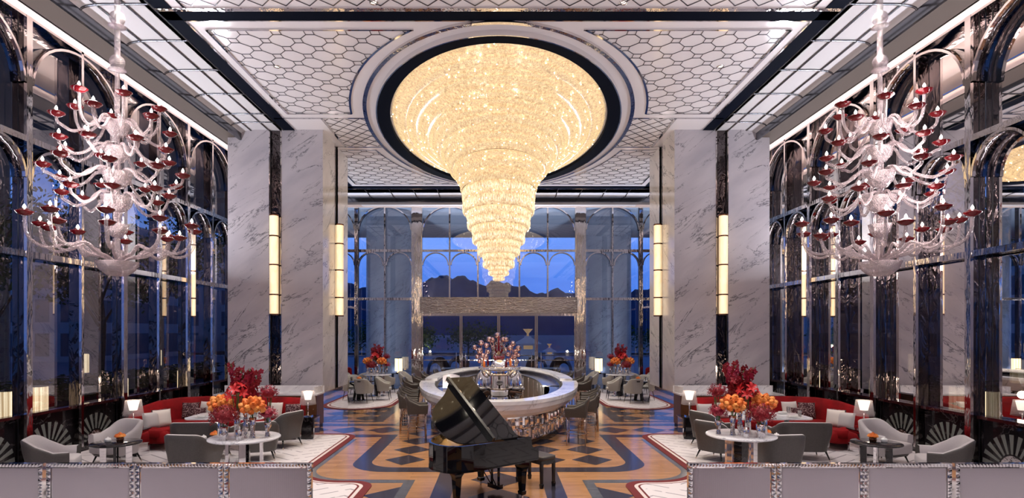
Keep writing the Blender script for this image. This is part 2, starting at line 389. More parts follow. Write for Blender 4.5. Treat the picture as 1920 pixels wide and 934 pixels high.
def fillet(pts, k=8):
    """polygon corners (x, y, r) -> rounded outline"""
    out = []; n = len(pts)
    for i, p in enumerate(pts):
        r = p[2] if len(p) > 2 else 0
        if r <= 0: out.append((p[0], p[1])); continue
        a = pts[i - 1]; b = pts[(i + 1) % n]
        va = (a[0] - p[0], a[1] - p[1]); vb = (b[0] - p[0], b[1] - p[1]); la = math.hypot(*va); lb = math.hypot(*vb)
        r_ = min(r, la * .95, lb * .95)
        pa = (p[0] + va[0] / la * r_, p[1] + va[1] / la * r_); pb = (p[0] + vb[0] / lb * r_, p[1] + vb[1] / lb * r_)
        for q in range(k + 1):
            t = q / k; th = t * pi / 2   # quarter round for right angles
            s1 = 1 - sin(th); s2 = 1 - cos(th)
            out.append((p[0] + (pa[0] - p[0]) * s1 + (pb[0] - p[0]) * s2, p[1] + (pa[1] - p[1]) * s1 + (pb[1] - p[1]) * s2))
    return out
# ============================================================= THE SETTING
# ---- floor with inlaid wood
ZC = 8.45
fl = MB()
fl.m = 0; fl.box(-9.6, 9.6, -8, 26.9, -.2, 0)
def flat(poly, m, z):
    fl.m = m
    if sum(a[0] * b[1] - b[0] * a[1] for a, b in zip(poly, poly[1:] + poly[:1])) < 0: poly = poly[::-1]
    fl.add([(p[0], p[1], z) for p in poly], [tuple(range(len(poly)))])
def sym(pts, m, z):
    p = fillet(pts); flat(p, m, z); flat([(-a, b) for a, b in p], m, z)
def dia(cx, cy, hw, hh, m=1, z=.003): flat([(cx - hw, cy), (cx, cy - hh), (cx + hw, cy), (cx, cy + hh)], m, z)
sym([(4.3, 14.81), (2.58, 14.81), (2.58, 11.24, .55), (0, 11.24), (0, 10.87), (2.93, 10.87, .8), (2.93, 14.45), (4.3, 14.45)], 1, .002)
sym([(.77, -8), (1.10, -8), (1.10, 10.87), (.77, 10.87)], 1, .002)
sym([(3.49, 14.19), (3.49, 10.34, .8), (1.49, 10.28), (1.49, -8), (1.67, -8), (1.67, 10.08), (3.0, 10.08), (3.7, 10.08), (3.7, 14.19)], 2, .002)
sym([(2.95, 16.19), (9.5, 16.19), (9.5, 16.54), (2.95, 16.54)], 1, .002)
sym([(2.60, 16.19), (2.95, 16.19), (2.95, 26.8), (2.60, 26.8)], 1, .002)
sym([(3.4, 16.88), (9.5, 16.88), (9.5, 17.1), (3.75, 17.1), (3.75, 24), (3.4, 24)], 1, .002)
for s in (-1, 1):
    for k in range(1, 3):
        for n_ in range(0, 9): dia(s * .965 * k, 11.9 + 1.02 * n_, .42, .47)
    for k in range(0, 7): dia(s * (3.06 + .98 * k), 15.5, .46, .5)
    for k in range(0, 6):
        for n_ in range(0, 3): dia(s * (3.98 + .97 * k), 17.65 + 1.02 * n_, .48, .5)
    for n_ in range(0, 6): flat([(s * 1.67, 9.82 - 1.04 * n_), (s * 2.2, 9.3 - 1.04 * n_), (s * 1.67, 8.78 - 1.04 * n_)], 1, .003)
for n_ in range(0, 9): dia(0, 11.9 + 1.02 * n_, .42, .47)
for n_ in range(0, 6): dia(0, 10.3 - 1.1 * n_, .5, .52)
floor = struct(fl.build('floor', ['oak', 'dark_oak', 'grey_oak']))

# ---- carpets
def carpet(s, base, name_label, poly_fn):
    mb = MB()
    for i, (d, z, mi) in enumerate(((0, .012, 0), (.14, .0135, 1), (.20, .015, 0), (.235, .0165, 2))):
        p = [(s * a, b) for a, b in fillet(poly_fn(d), 12)]
        if s < 0: p = p[::-1]
        if sum(a[0] * b[1] - b[0] * a[1] for a, b in zip(p, p[1:] + p[:1])) < 0: p = p[::-1]
        mb.m = mi; mb.prism(p, .0035 if i == 0 else z - .003, z)
    o = mb.build('carpet', ['carpet_red', 'carpet_cream', 'carpet']); tag(o, name_label, 'carpet'); return o
def c_front(d): return [(9.15, 14.9 - d), (3.6 + d, 14.9 - d, .5 - d), (3.6 + d, 10.2 - d, .85 + d), (2.17 + d, 10.2 - d, .4 - d * .8), (2.17 + d, -6), (9.15, -6)]
def c_back(d): return [(9.15, 19.5 + d), (3.75 + d, 19.5 + d, 1.4), (3.75 + d, 26.6), (9.15, 26.6)]
for s, w in ((-1, 'left'), (1, 'right')):
    carpet(s, 0, 'pale herringbone carpet with curvy red border under the red sofa lounge on the %s' % w, c_front)
    carpet(s, 0, 'pale red-edged carpet under light dining chairs behind the %s marble pillar' % w, c_back)

# ---- ceiling
ce = MB(); ce.m = 0
ce.box(-6.3, 6.3, -8, 26.9, ZC, ZC + .3)
RC = 16.8
def inring(x, y, rx, ry): return (x / rx) ** 2 + ((y - RC) / ry) ** 2 < 1
def strip(a, b, w, m, z=ZC - .012, h=.012):
    dx, dy = b[0] - a[0], b[1] - a[1]; l = math.hypot(dx, dy) or 1; nx, ny = -dy / l * w / 2, dx / l * w / 2
    ce.m = m; ce.prism([(a[0] + nx, a[1] + ny), (a[0] - nx, a[1] - ny), (b[0] - nx, b[1] - ny), (b[0] + nx, b[1] + ny)], z, z + h)
def clipseg(a, b, ok, w, m):
    n = 6; run = None
    for i in range(n):
        t0, t1 = i / n, (i + 1) / n; p = (a[0] + (b[0] - a[0]) * (t0 + t1) / 2, a[1] + (b[1] - a[1]) * (t0 + t1) / 2)
        if ok(*p):
            if run is None: run = t0
            end = t1
        elif run is not None:
            strip((a[0] + (b[0] - a[0]) * run, a[1] + (b[1] - a[1]) * run), (a[0] + (b[0] - a[0]) * end, a[1] + (b[1] - a[1]) * end), w, m); run = None
    if run is not None: strip((a[0] + (b[0] - a[0]) * run, a[1] + (b[1] - a[1]) * run), (a[0] + (b[0] - a[0]) * end, a[1] + (b[1] - a[1]) * end), w, m)
def octo(x0, x1, y0, y1, ok):
    P = .64; q = .085
    for i in range(int((x1 - x0) / P * 2) + 4):
        for j in range(int((y1 - y0) / P * 2) + 4):
            if (i + j) % 2: continue
            cx = x0 + (i - 1) * P / 2 + .1; cy = y0 + (j - 1) * P / 2 + .15
            c = [(cx - q, cy - q), (cx + q, cy - q), (cx + q, cy + q), (cx - q, cy + q)]
            for k in range(4): clipseg(c[k], c[(k + 1) % 4], ok, .010, 1)
            clipseg((cx + q, cy + q), (cx + P / 2 - q, cy + P / 2 - q), ok, .010, 1)
            clipseg((cx - q, cy + q), (cx - P / 2 + q, cy + P / 2 - q), ok, .010, 1)
for s in (-1, 1):
    # near and far octagon fields
    def mk(y0, y1, cut):
        def ok(x, y):
            return 1.5 < abs(x) < 5.6 and y0 < y < y1 and not inring(x, y, 4.02, 6.34) and x * s > 0
        return ok
    octo(-5.7 if s < 0 else 1.2, -1.2 if s < 0 else 5.7, 11.0, 15.3, mk(11.03, 15.28, 0))
    octo(-5.7 if s < 0 else 1.2, -1.2 if s < 0 else 5.7, 18.3, 22.6, mk(18.32, 22.57, 0))
    # framing lines of the octagon fields
    for (ya, yb) in ((11.03, 15.28), (22.57, 18.32)):
        pts = [(s * 1.63, ya), (s * 5.6, ya), (s * 5.6, yb)]
        xe = 4.02 * sqrt(max(0, 1 - ((yb - RC) / 6.34) ** 2)); pts.append((s * xe, yb))
        for a, b in zip(pts, pts[1:]): strip(a, b, .05, 2, ZC - .03, .03)
        t0 = math.asin(max(-1, min(1, (yb - RC) / 6.34))); t1 = math.asin(max(-1, min(1, (ya - RC) / 6.34)))
        arc = [(s * 4.02 * cos(t0 + (t1 - t0) * k / 14), RC + 6.34 * sin(t0 + (t1 - t0) * k / 14)) for k in range(15)]
        for a, b in zip(arc, arc[1:]): strip(a, b, .05, 2, ZC - .03, .03)
    # cross strips of diamond lattice beside the chandelier
    def okd(x, y): return abs(x) < 4.8 and 15.66 < y < 17.98 and not inring(x, y, 3.7, 6.1) and x * s > 0
    for k in range(-14, 24):
        x0 = s * k * .42
        n = 14
        for i in range(n):
            ya = 15.66 + 2.4 * i / n; yb = 15.66 + 2.4 * (i + 1) / n
            for sg in (-1, 1): clipseg((x0 + sg * (ya - 15.66) * .9, ya), (x0 + sg * (yb - 15.66) * .9, yb), okd, .014, 1)
    for y in (15.62, 18.05):
        strip((s * 3.6, y), (s * 6.1, y), .07, 2, ZC - .02, .02)
    strip((s * 4.8, 15.62), (s * 4.8, 18.05), .07, 2, ZC - .02, .02)
# front bays' lattice towards and behind the camera
def okf(x, y): return abs(x) < 5.6 and 2 < y < 10.24
for k in range(-32, 33):
    for sg in (-1, 1):
        for i in range(10):
            ya = 10.24 - .42 * i; clipseg((k * .42 + sg * .42 * .5 * (2 * i) , ya), (k * .42 + sg * .42 * .5 * (2 * i + 2), ya - .42), okf, .014, 1)
strip((-6.15, 10.33), (6.15, 10.33), .10, 3, ZC - .03, .03)
strip((-6.15, 23.3), (6.15, 23.3), .10, 3, ZC - .03, .03)
for s in (-1, 1): strip((s * 5.62, -8), (s * 5.62, 10.3), .05, 2, ZC - .02, .02)
# navy frame
ce.m = 4
for (x0, x1, y0, y1) in ((-6.15, 6.15, 10.4, 10.69), (-6.15, 6.15, 22.95, 23.25), (-6.15, -5.85, 10.4, 23.25), (5.85, 6.15, 10.4, 23.25), (-6.15, -5.85, -8, 10.28), (5.85, 6.15, -8, 10.28)):
    ce.box(x0, x1, y0, y1, ZC - .02, ZC + .01)
def ring(rx0, ry0, rx1, ry1, m, z0, z1, n=96):
    ce.m = m; R = []
    for (a, b, z) in ((rx0, ry0, z1), (rx0, ry0, z0), (rx1, ry1, z0), (rx1, ry1, z1)):
        R.append([(a * cos(2 * pi * k / n), RC + b * sin(2 * pi * k / n), z) for k in range(n)])
    ce.grid(R, False, True)
ring(3.0, 5.42, 3.34, 5.72, 4, ZC - .10, ZC + .01)
ring(3.34, 5.72, 3.37, 5.75, 2, ZC - .11, ZC + .01)
ring(3.60, 6.02, 3.70, 6.11, 3, ZC - .05, ZC + .01)
# side lines between navy frame and panel
for s in (-1, 1): strip((s * 5.83, 10.7), (s * 5.83, 22.9), .03, 2, ZC - .02, .02)
strip((-5.83, 10.72), (5.83, 10.72), .03, 2, ZC - .02, .02)
ceil = struct(ce.build('ceiling', ['ceiling_white', 'ceiling_line', 'chrome', 'mirror_frame', 'navy_lacquer']))

# ---- side and back coves (curved lit-white panels with chrome ribs), soffits, cornice
def cove_prof(t):   # t 0..1 from inner edge to outer edge
    a = t * pi / 2
    return (1.25 * (t if t < .62 else .62 + .38 * sin((t - .62) / .38 * pi / 2) * .97), -.10 * (0 if t < .62 else 1 - cos((t - .62) / .38 * pi / 2)))
for s, nm in ((-1, 'ceiling.001'), (1, 'ceiling.002')):
    c = MB(); c.m = 0; T = [i / 20 for i in range(21)]
    rows = []
    for y in (-8, 23.25): rows.append([(s * (6.15 + cove_prof(t)[0]), y, ZC + cove_prof(t)[1]) for t in T])
    c.grid(rows)
    c.m = 1
    ribs = [10.17 + 1.28 * k for k in range(-12, 5)] + [15.9, 18.4] + [19.6 + 1.28 * k for k in range(3)]
    for y in ribs: c.tube([(s * (6.15 + cove_prof(t)[0]), y, ZC - .012 + cove_prof(t)[1]) for t in T], .022, 4, rot=pi / 4)
    for t in (.02, .36, .72): c.tube([(s * (6.15 + cove_prof(t)[0]), y, ZC - .015 + cove_prof(t)[1]) for y in (-8, 23.25)], .02, 4, rot=pi / 4)
    xo = 6.15 + cove_prof(1)[0]
    c.box(min(s * xo, s * (xo + .06)), max(s * xo, s * (xo + .06)), -8, 24.5, ZC - .30, ZC + .1)
    c.m = 2; c.box(min(s * (xo + .06), s * 8.1), max(s * (xo + .06), s * 8.1), -8, 24.5, ZC - .22, ZC - .02)
    c.m = 3; c.box(min(s * 8.06, s * 8.12), max(s * 8.06, s * 8.12), -8, 25.1, ZC - .22, ZC - .05)
    c.box(min(s * 7.4, s * 9.9), max(s * 7.4, s * 9.9), -8, 27.2, 8.83, 8.95)
    struct(c.build(nm, ['cove_white', 'ceiling_line', 'taupe', 'cornice_lit_pink']))
c = MB(); T = [i / 20 for i in range(21)]
c.m = 0; c.grid([[(x, 23.25 + cove_prof(t)[0], ZC + cove_prof(t)[1]) for t in T] for x in (-8.0, 8.0)])
c.m = 1
for k in range(-8, 9): c.tube([(k * .985 + .45, 23.25 + cove_prof(t)[0], ZC - .012 + cove_prof(t)[1]) for t in T], .022, 4, rot=pi / 4)
for t in (.02, .55): c.tube([(x, 23.25 + cove_prof(t)[0], ZC - .015 + cove_prof(t)[1]) for x in (-8, 8)], .02, 4, rot=pi / 4)
c.m = 2; c.box(-8.1, 8.1, 24.5, 25.3, ZC - .22, ZC - .02)
c.m = 3; c.box(-9.2, 9.2, 26.66, 26.80, 8.42, 8.83); c.box(-9.9, 9.9, 24.4, 27.2, 8.83, 8.95)
c.m = 1; c.box(-8, 8, 24.44, 24.5, ZC - .3, ZC)
struct(c.build('ceiling.003', ['cove_white', 'ceiling_line', 'taupe', 'cornice_lit_pink']))
# fittings for the added fill downlights
dl = None
for i, (xx, yy) in enumerate(DOWN):
    if dl is None:
        r_ = empty('added_downlight', (xx, yy, ZC)); a = MB(); a.lathe([(.045, -.002), (.06, -.012), (.075, -.012), (.08, .0)], n=16); a.build('rim', 'chrome', r_)
        b = MB(); b.lathe([(.0, -.004), (.044, -.004)], n=12); b.build('lens', 'lamp_glow', r_); dl = r_; o = r_
        tag(o, 'small round downlight added to the white ceiling for brightness', 'downlight', 'added ceiling downlights')
    else: o = dup(dl, (xx, yy, ZC if i < len(DOWN) else ZC - .10))

# ---- marble pillars
for s, nm in ((-1, 'pillar_left'), (1, 'pillar_right')):
    r_ = struct(empty(nm, (s * 6.415, 17.905, 0)))
    hx, hy = 1.365, 1.365
    a = MB(); zb, zt = .90, ZC
    # slabs on four faces with slots
    t = .06
    for (u0, u1) in ((-hx, -.15), (.15, hx)):
        a.box(u0, u1, -hy, -hy + t, zb, zt); a.box(u0, u1, hy - t, hy, zb, zt)
    a.build('marble_cladding', 'marble', r_)
    a = MB()
    for (u0, u1) in ((-hy + .005, -.15), (.15, hy - .005)):
        a.box(-hx - .001, -hx + t, u0, u1, zb, zt); a.box(hx - t, hx + .001, u0, u1, zb, zt)
    a.build('marble_cladding', 'marble_side_lit', r_)
    a = MB(); a.box(-hx + .07, hx - .07, -hy + .07, hy - .07, 0.9, zt); a.build('mirror_slot', 'dark_mirror', r_)
    a = MB(); a.box(-hx + .0, hx - .0, -hy + .01, hy - .0, 0, .898); a.build('mirror_base', 'mirror', r_)
    a = MB(); a.box(-hx - .0, hx - .02, -hy - .0, -hy + .012, .12, .9); a.build('red_panel', 'red_velvet', r_)
    a = MB(); a.box(-hx, hx - .02, -hy - .012, -hy + .01, 0, .12); a.build('skirting', 'dark_marble', r_)
    a = MB()
    for u in (-.165, .165): a.box(u - .015, u + .015, -hy - .01, -hy + .05, zb, zt); a.box(-hx - .01 if s > 0 else hx - .05, -hx + .05 if s > 0 else hx + .01, u - .015, u + .015, zb, zt)
    a.build('slot_trim', 'mirror_frame', r_)
    # tall alabaster lights (front and inner face)
def sconce(h=2.83, r=.125):
    o = thing('wall_light', '', 'wall light'); n = 4; cuts = [0, .20, .50, .79, 1]
    for k in range(4):
        z0 = h * cuts[k] + .02; z1 = h * cuts[k + 1] - .02
        a = MB(); a.lathe([(r * .98, z0), (r, z0 + .01), (r, z1 - .01), (r * .98, z1)], n=20); a.build('alabaster_tube', 'alabaster', o)
    a = MB(); a.lathe([(.03, .05), (.03, h - .05)], n=8)
    for k in range(5):
        z = h * cuts[k]; q = MB(); q.lathe([(0, z - .02), (r * 1.06, z - .02), (r * 1.06, z + .02), (0, z + .02)], n=20, smooth=False); q.build('copper_band', 'copper_ring', o)
    q = MB(); q.box(-.03, .03, r, r + .06, .3, h - .3); q.build('bracket', 'chrome', o)
    return o
SCN = Kit(sconce)
for s, w in ((-1, 'left'), (1, 'right')):
    SCN.put((s * 6.415, 16.44, 3.14), 0, 'tall glowing alabaster wall light on the front face of the %s marble pillar' % w)
    SCN.put((s * 4.95, 17.905, 3.14), s * -pi / 2, 'tall glowing alabaster wall light on the inner side of the %s marble pillar' % w)
    SCN.put((s * 9.06, 17.1, 3.10), s * -pi / 2, 'slim glowing alabaster wall light on the mirrored post of the %s window wall' % w, None, (.5, .5, .95))

# ---- curtain walls
def window(name, TT, s0, s1, zt, glass, arches=True, dp=.34, sign=1, pierL=.0, lowdoor=False):
    """TT(s, d, z) -> world; one bay with big arch above, two small arches below, rails, glass"""
    r_ = struct(empty(name)); sm = (s0 + s1) / 2; w = s1 - s0
    A = MB(); pw = .055
    def post(sc, wd, d0=0, d1=dp, z0=0, z1=zt, mb=A, m=0): mb.m = m; mb.box(sc - wd / 2, sc + wd / 2, d0, d1, z0, z1, TT)
    for e_, sg in ((s0, 1), (s1, -1)):
        post(e_ + sg * .035, .07, -.02, .04)
        post(e_ + sg * .030, .06, .04, dp - .06, m=1)
    post(sm, .07, -.01, .05); post(sm, .05, .05, dp - .06, m=1)
    for z in (4.17, 6.42):
        A.m = 0; A.box(s0 + .07, s1 - .07, -.005, .07, z - .06, z + .06, TT); A.m = 1; A.box(s0 + .07, s1 - .07, .07, dp - .06, z - .04, z + .04, TT)
    A.m = 0; A.box(s0, s1, -.01, dp, zt - .05, zt, TT)
    A.m = 2; A.box(s1 - .064, s1 - .06, .15, .17, 0, zt, TT); A.box(s0 + .06, s0 + .064, .15, .17, 0, zt, TT)
    A.build('frame', ['mirror_frame', 'dark_mirror', 'black_seal'], r_)
    def arch(c_, rad, zs, rise, parent):
        B = MB(); n = 20
        for (d0, d1, wd, m) in ((-.015, .05, .05, 0), (.05, dp - .06, .03, 1)):
            B.m = m; R = []
            for (dd, rr) in ((d0, 0), (d1, 0), (d1, -wd), (d0, -wd)):
                R.append([TT(c_ - (rad + rr) * cos(pi * k / n), dd, zs + (rise + rr) * sin(pi * k / n)) for k in range(n + 1)])
            R.append(R[0]); B.grid(R, m == 1)
        B.build('arch', ['mirror_frame', 'dark_mirror'], parent)
    if arches:
        arch(sm, w / 2 - .07, zt - .10 - w * .42, w * .42, r_)
        arch((s0 + sm) / 2, w / 4 - .05, 6.36 - w * .24, w * .24, r_)
        arch((s1 + sm) / 2, w / 4 - .05, 6.36 - w * .24, w * .24, r_)
    G = MB(); G.add([TT(s0 + .06, dp - .05, 0), TT(s1 - .06, dp - .05, 0), TT(s1 - .06, dp - .05, zt), TT(s0 + .06, dp - .05, zt)], [(0, 1, 2, 3)])
    G.build('glass', glass, r_)
    return r_
wi = 1
for s, w in ((-1, 'left'), (1, 'right')):
    TT = (lambda s_: (lambda a, d, z: (s_ * (9.2 + d), a, z)))(s)
    st = MB()
    for k in range(-6, 6):
        y0 = 11.28 + 2.9 * k; y1 = min(y0 + 2.9, 26.8)
        if y0 > 26: break
        window('window_%d' % wi, TT, y0, y1, 8.83, 'side_glass'); wi += 1
        # dado with fan inlay
        if y1 - y0 > 2.8:
            st.m = 0; st.box(y0 + .07, y1 - .07, .20, .26, 0, 1.0, TT); st.m = 2; st.box(y0 + .07, y1 - .07, .10, .27, 0.96, 1.02, TT)
            for cc in (y0 + .75, y1 - .75):
                st.m = 1; n = 11
                for q in range(n):
                    a0 = pi * (q + .12) / n; a1 = pi * (q + .62) / n
                    st.add([TT(cc + r1 * cos(a_), .196, .10 + r1 * 1.0 * sin(a_)) for r1, a_ in ((.30, a0), (.66, a0), (.66, a1), (.30, a1))], [(0, 1, 2, 3)])
                st.m = 3; R = [[TT(cc + r1 * cos(pi * k_ / 16), .195, .10 + r1 * sin(pi * k_ / 16)) for k_ in range(17)] for r1 in (.17, .27)]; st.grid(R, False)
    st.m = 0; st.box(-8, 26.8, -.02, .30, 0, .10, TT)
    struct(st.build('wall_' + w, ['dark_marble', 'fan_stone', 'red_marble', 'silver_vase']))
TB = lambda a, d, z: (a, 26.8 + d, z)
for (a0, a1) in ((-9.2, -6.64), (-6.62, -3.99), (-3.59, -.965), (.965, 3.59), (3.99, 6.62), (6.64, 9.2)):
    if abs(a0) > 3.95 or abs(a1) > 3.95: window('window_%d' % wi, TB, a0, a1, 8.6, 'window_glass')
    wi += 1
# centre of the back wall: doors below a mirrored canopy, arched lights above
r_ = struct(empty('window_%d' % wi)); A = MB()
CX = (-3.59, -.965, .965, 3.59)
for z in (4.17, 6.42): A.m = 0; A.box(-3.59, 3.59, -.01, .07, z - .05, z + .05, TB)
for x_ in (-3.59, -2.28, -.965, .965, 2.28, 3.59): A.m = 0; A.box(x_ - .035, x_ + .035, -.02, .06, 4.2, 8.6, TB); A.m = 1; A.box(x_ - .02, x_ + .02, .06, .28, 4.2, 8.6, TB)
A.m = 0; A.box(-3.59, 3.59, -.02, .1, 8.55, 8.6, TB)
def arch2(c_, rad, zs, rise):
    B = MB(); n = 20; R = []
    for (dd, rr) in ((-.015, 0), (.12, 0), (.12, -.05), (-.015, -.05)): R.append([TB(c_ - (rad + rr) * cos(pi * k / n), dd, zs + (rise + rr) * sin(pi * k / n)) for k in range(n + 1)])
    R.append(R[0]); B.grid(R, False); B.build('arch', 'mirror_frame', r_)
for c_ in (-2.28, 2.28): arch2(c_, 1.28, 7.35, 1.15)
arch2(0, .93, 7.5, .95)
for c_ in (-2.94, -1.62, 1.62, 2.94): arch2(c_, .62, 5.75, .6)
for c_ in (-.48, .48): arch2(c_, .45, 5.9, .45)
A.build('frame', ['mirror_frame', 'dark_mirror'], r_)
G = MB(); G.add([TB(-3.55, .2, 4.2), TB(3.55, .2, 4.2), TB(3.55, .2, 8.6), TB(-3.55, .2, 8.6)], [(0, 1, 2, 3)]); G.build('glass', 'window_glass', r_)
C_ = MB(); C_.box(-3.59, 3.59, -.55, .3, 3.95, 4.22, TB); C_.box(-3.59, 3.59, -.60, -.55, 3.5, 4.22, TB); C_.box(-3.59, 3.59, -.55, .3, 3.5, 3.6, TB); struct(C_.build('trim_1', 'canopy_mirror'))
A = MB(); A.box(-17.3, 17.3, 27.2, 37.2, 8.72, 9.3); A.box(-17.3, -9.95, -8, 27.2, 8.96, 9.3); A.box(9.95, 17.3, -8, 27.2, 8.96, 9.3); struct(A.build('trim_4', 'concrete'))  # overhang at the back; side slabs added to block the sky
for i, (a0, a1) in enumerate(((-3.59, -1.75), (-1.75, 0), (0, 1.75), (1.75, 3.59))):
    d_ = struct(empty('door_%d' % (i + 1))); A = MB()
    for x_ in (a0 + .04, a1 - .04): A.box(x_ - .035, x_ + .035, -.02, .08, 0, 3.5, TB)
    A.box(a0, a1, 0, .08, 0, .14, TB); A.box(a0, a1, 0, .08, 3.38, 3.5, TB); A.box(a0 + .1, a1 - .1, .01, .05, 1.30, 1.34, TB)
    A.build('frame', 'mirror_frame', d_); G = MB(); G.add([TB(a0 + .1, .04, .1), TB(a1 - .1, .04, .1), TB(a1 - .1, .04, 3.4), TB(a0 + .1, .04, 3.4)], [(0, 1, 2, 3)]); G.build('glass', 'door_glass', d_)
    hd = MB(); hx_ = a1 - .22 if i % 2 == 0 else a0 + .22; hd.tube([TB(hx_, -.06, .8), TB(hx_, -.06, 1.7)], .015, 8); hd.tube([TB(hx_, .03, .85), TB(hx_, -.06, .85)], .01, 6); hd.tube([TB(hx_, .03, 1.65), TB(hx_, -.06, 1.65)], .01, 6); hd.build('handle', 'chrome', d_)
for i, xc in enumerate((-3.79, 3.79)):
    A = MB(); A.box(xc - .20, xc + .20, -.10, .4, 0, 8.83, TB); struct(A.build('trim_%d' % (i + 2), 'mirror_frame'))
A = MB(); A.box(-9.6, 9.6, -8.2, -8, 0, 9); A.box(-9.6, 9.6, -8, -4.4, 0, .001); struct(A.build('wall_front', 'plaster'))
# ============================================================= GREAT CHANDELIER
gc = thing('crystal_chandelier', 'huge tiered golden crystal chandelier hanging from the oval opening in the ceiling', 'chandelier', (0, RC, 4.13))
TI = [(2.98, 8.46, 2.64, 8.27, 1.81), (2.60, 8.33, 2.32, 8.17, 1.81), (2.29, 8.22, 2.03, 8.02, 1.8), (2.0, 8.06, 1.74, 7.68, 1.78), (1.68, 7.72, 1.38, 7.25, 1.75),
      (1.33, 7.30, 1.17, 6.95, 1.65), (1.14, 7.0, 1.08, 6.68, 1.55), (1.06, 6.72, 1.03, 6.05, 1.45), (.93, 6.12, .90, 5.62, 1.4), (.78, 5.68, .75, 5.2, 1.35),
      (.63, 5.26, .60, 4.86, 1.3), (.47, 4.92, .45, 4.5, 1.2), (.31, 4.55, .29, 4.28, 1.1), (.19, 4.33, .16, 4.13, 1)]
rnd = random.Random(3)
for ti, (ra, za, rb, zb_, q) in enumerate(TI):
    a = MB(); per = 2 * pi * ra * (1 + q) / 2; drum = ti >= 7
    n = int(per / (.045 if not drum else .04)); seg = 2 if drum or ti in (5, 6) else 3
    for k in range(n):
        th = 2 * pi * (k + rnd.random() * .3) / n
        for sgi in range(seg):
            t0, t1 = sgi / seg + .02, (sgi + 1) / seg - .02
            f = lambda t: ((ra + (rb - ra) * t), za - 4.13 + (zb_ - za) * t)
            (r0, z0), (r1, z1) = f(t0), f(t1); w_ = .013
            c_, s_ = cos(th), sin(th); jit = (rnd.random() - .5) * .02
            def P(r, z, o): return ((r + jit) * c_ - o * s_, (r + jit) * q * s_ + o * c_, z)
            zm = (z0 + z1) / 2; rm = (r0 + r1) / 2
            a.add([P(r0, z0, 0), P(rm + .012, zm, -w_), P(rm + .012, zm, w_), P(rm - .012, zm, 0), P(r1, z1, 0)], [(0, 1, 2), (0, 2, 3), (0, 3, 1), (4, 2, 1), (4, 3, 2), (4, 1, 3)])
    tier = a.build('crystal_tier', 'crystal_rod' if drum else 'crystal', gc)
    b = MB(); nx = TI[ti + 1][0] if ti + 1 < len(TI) else .02
    b.lathe([(ra - .035, za - 4.13), (rb - .035, zb_ - 4.13), (max(nx - .03, .01), zb_ - 4.13 + .03)], n=72, sy=q); b.build('light_core', 'crystal_core', tier)
    b = MB(); b.lathe([(ra + .012, za - 4.12), (ra + .018, za - 4.135), (ra + .005, za - 4.14)], n=72, sy=q); b.build('gilt_rim', 'copper_ring', tier)
b = MB()
for ti, (ra, za, rb, zb_, q) in enumerate(TI[:9]):
    for k in range(int(22 + ra * 16)):
        th = rnd.random() * 2 * pi; t = rnd.random(); r0 = ra + (rb - ra) * t + .005; b.sph((r0 * cos(th), r0 * q * sin(th), za - 4.13 + (zb_ - za) * t), .014, 6)
o = b.build('bulbs', 'chandelier_bulb', gc); o['kind'] = 'stuff'

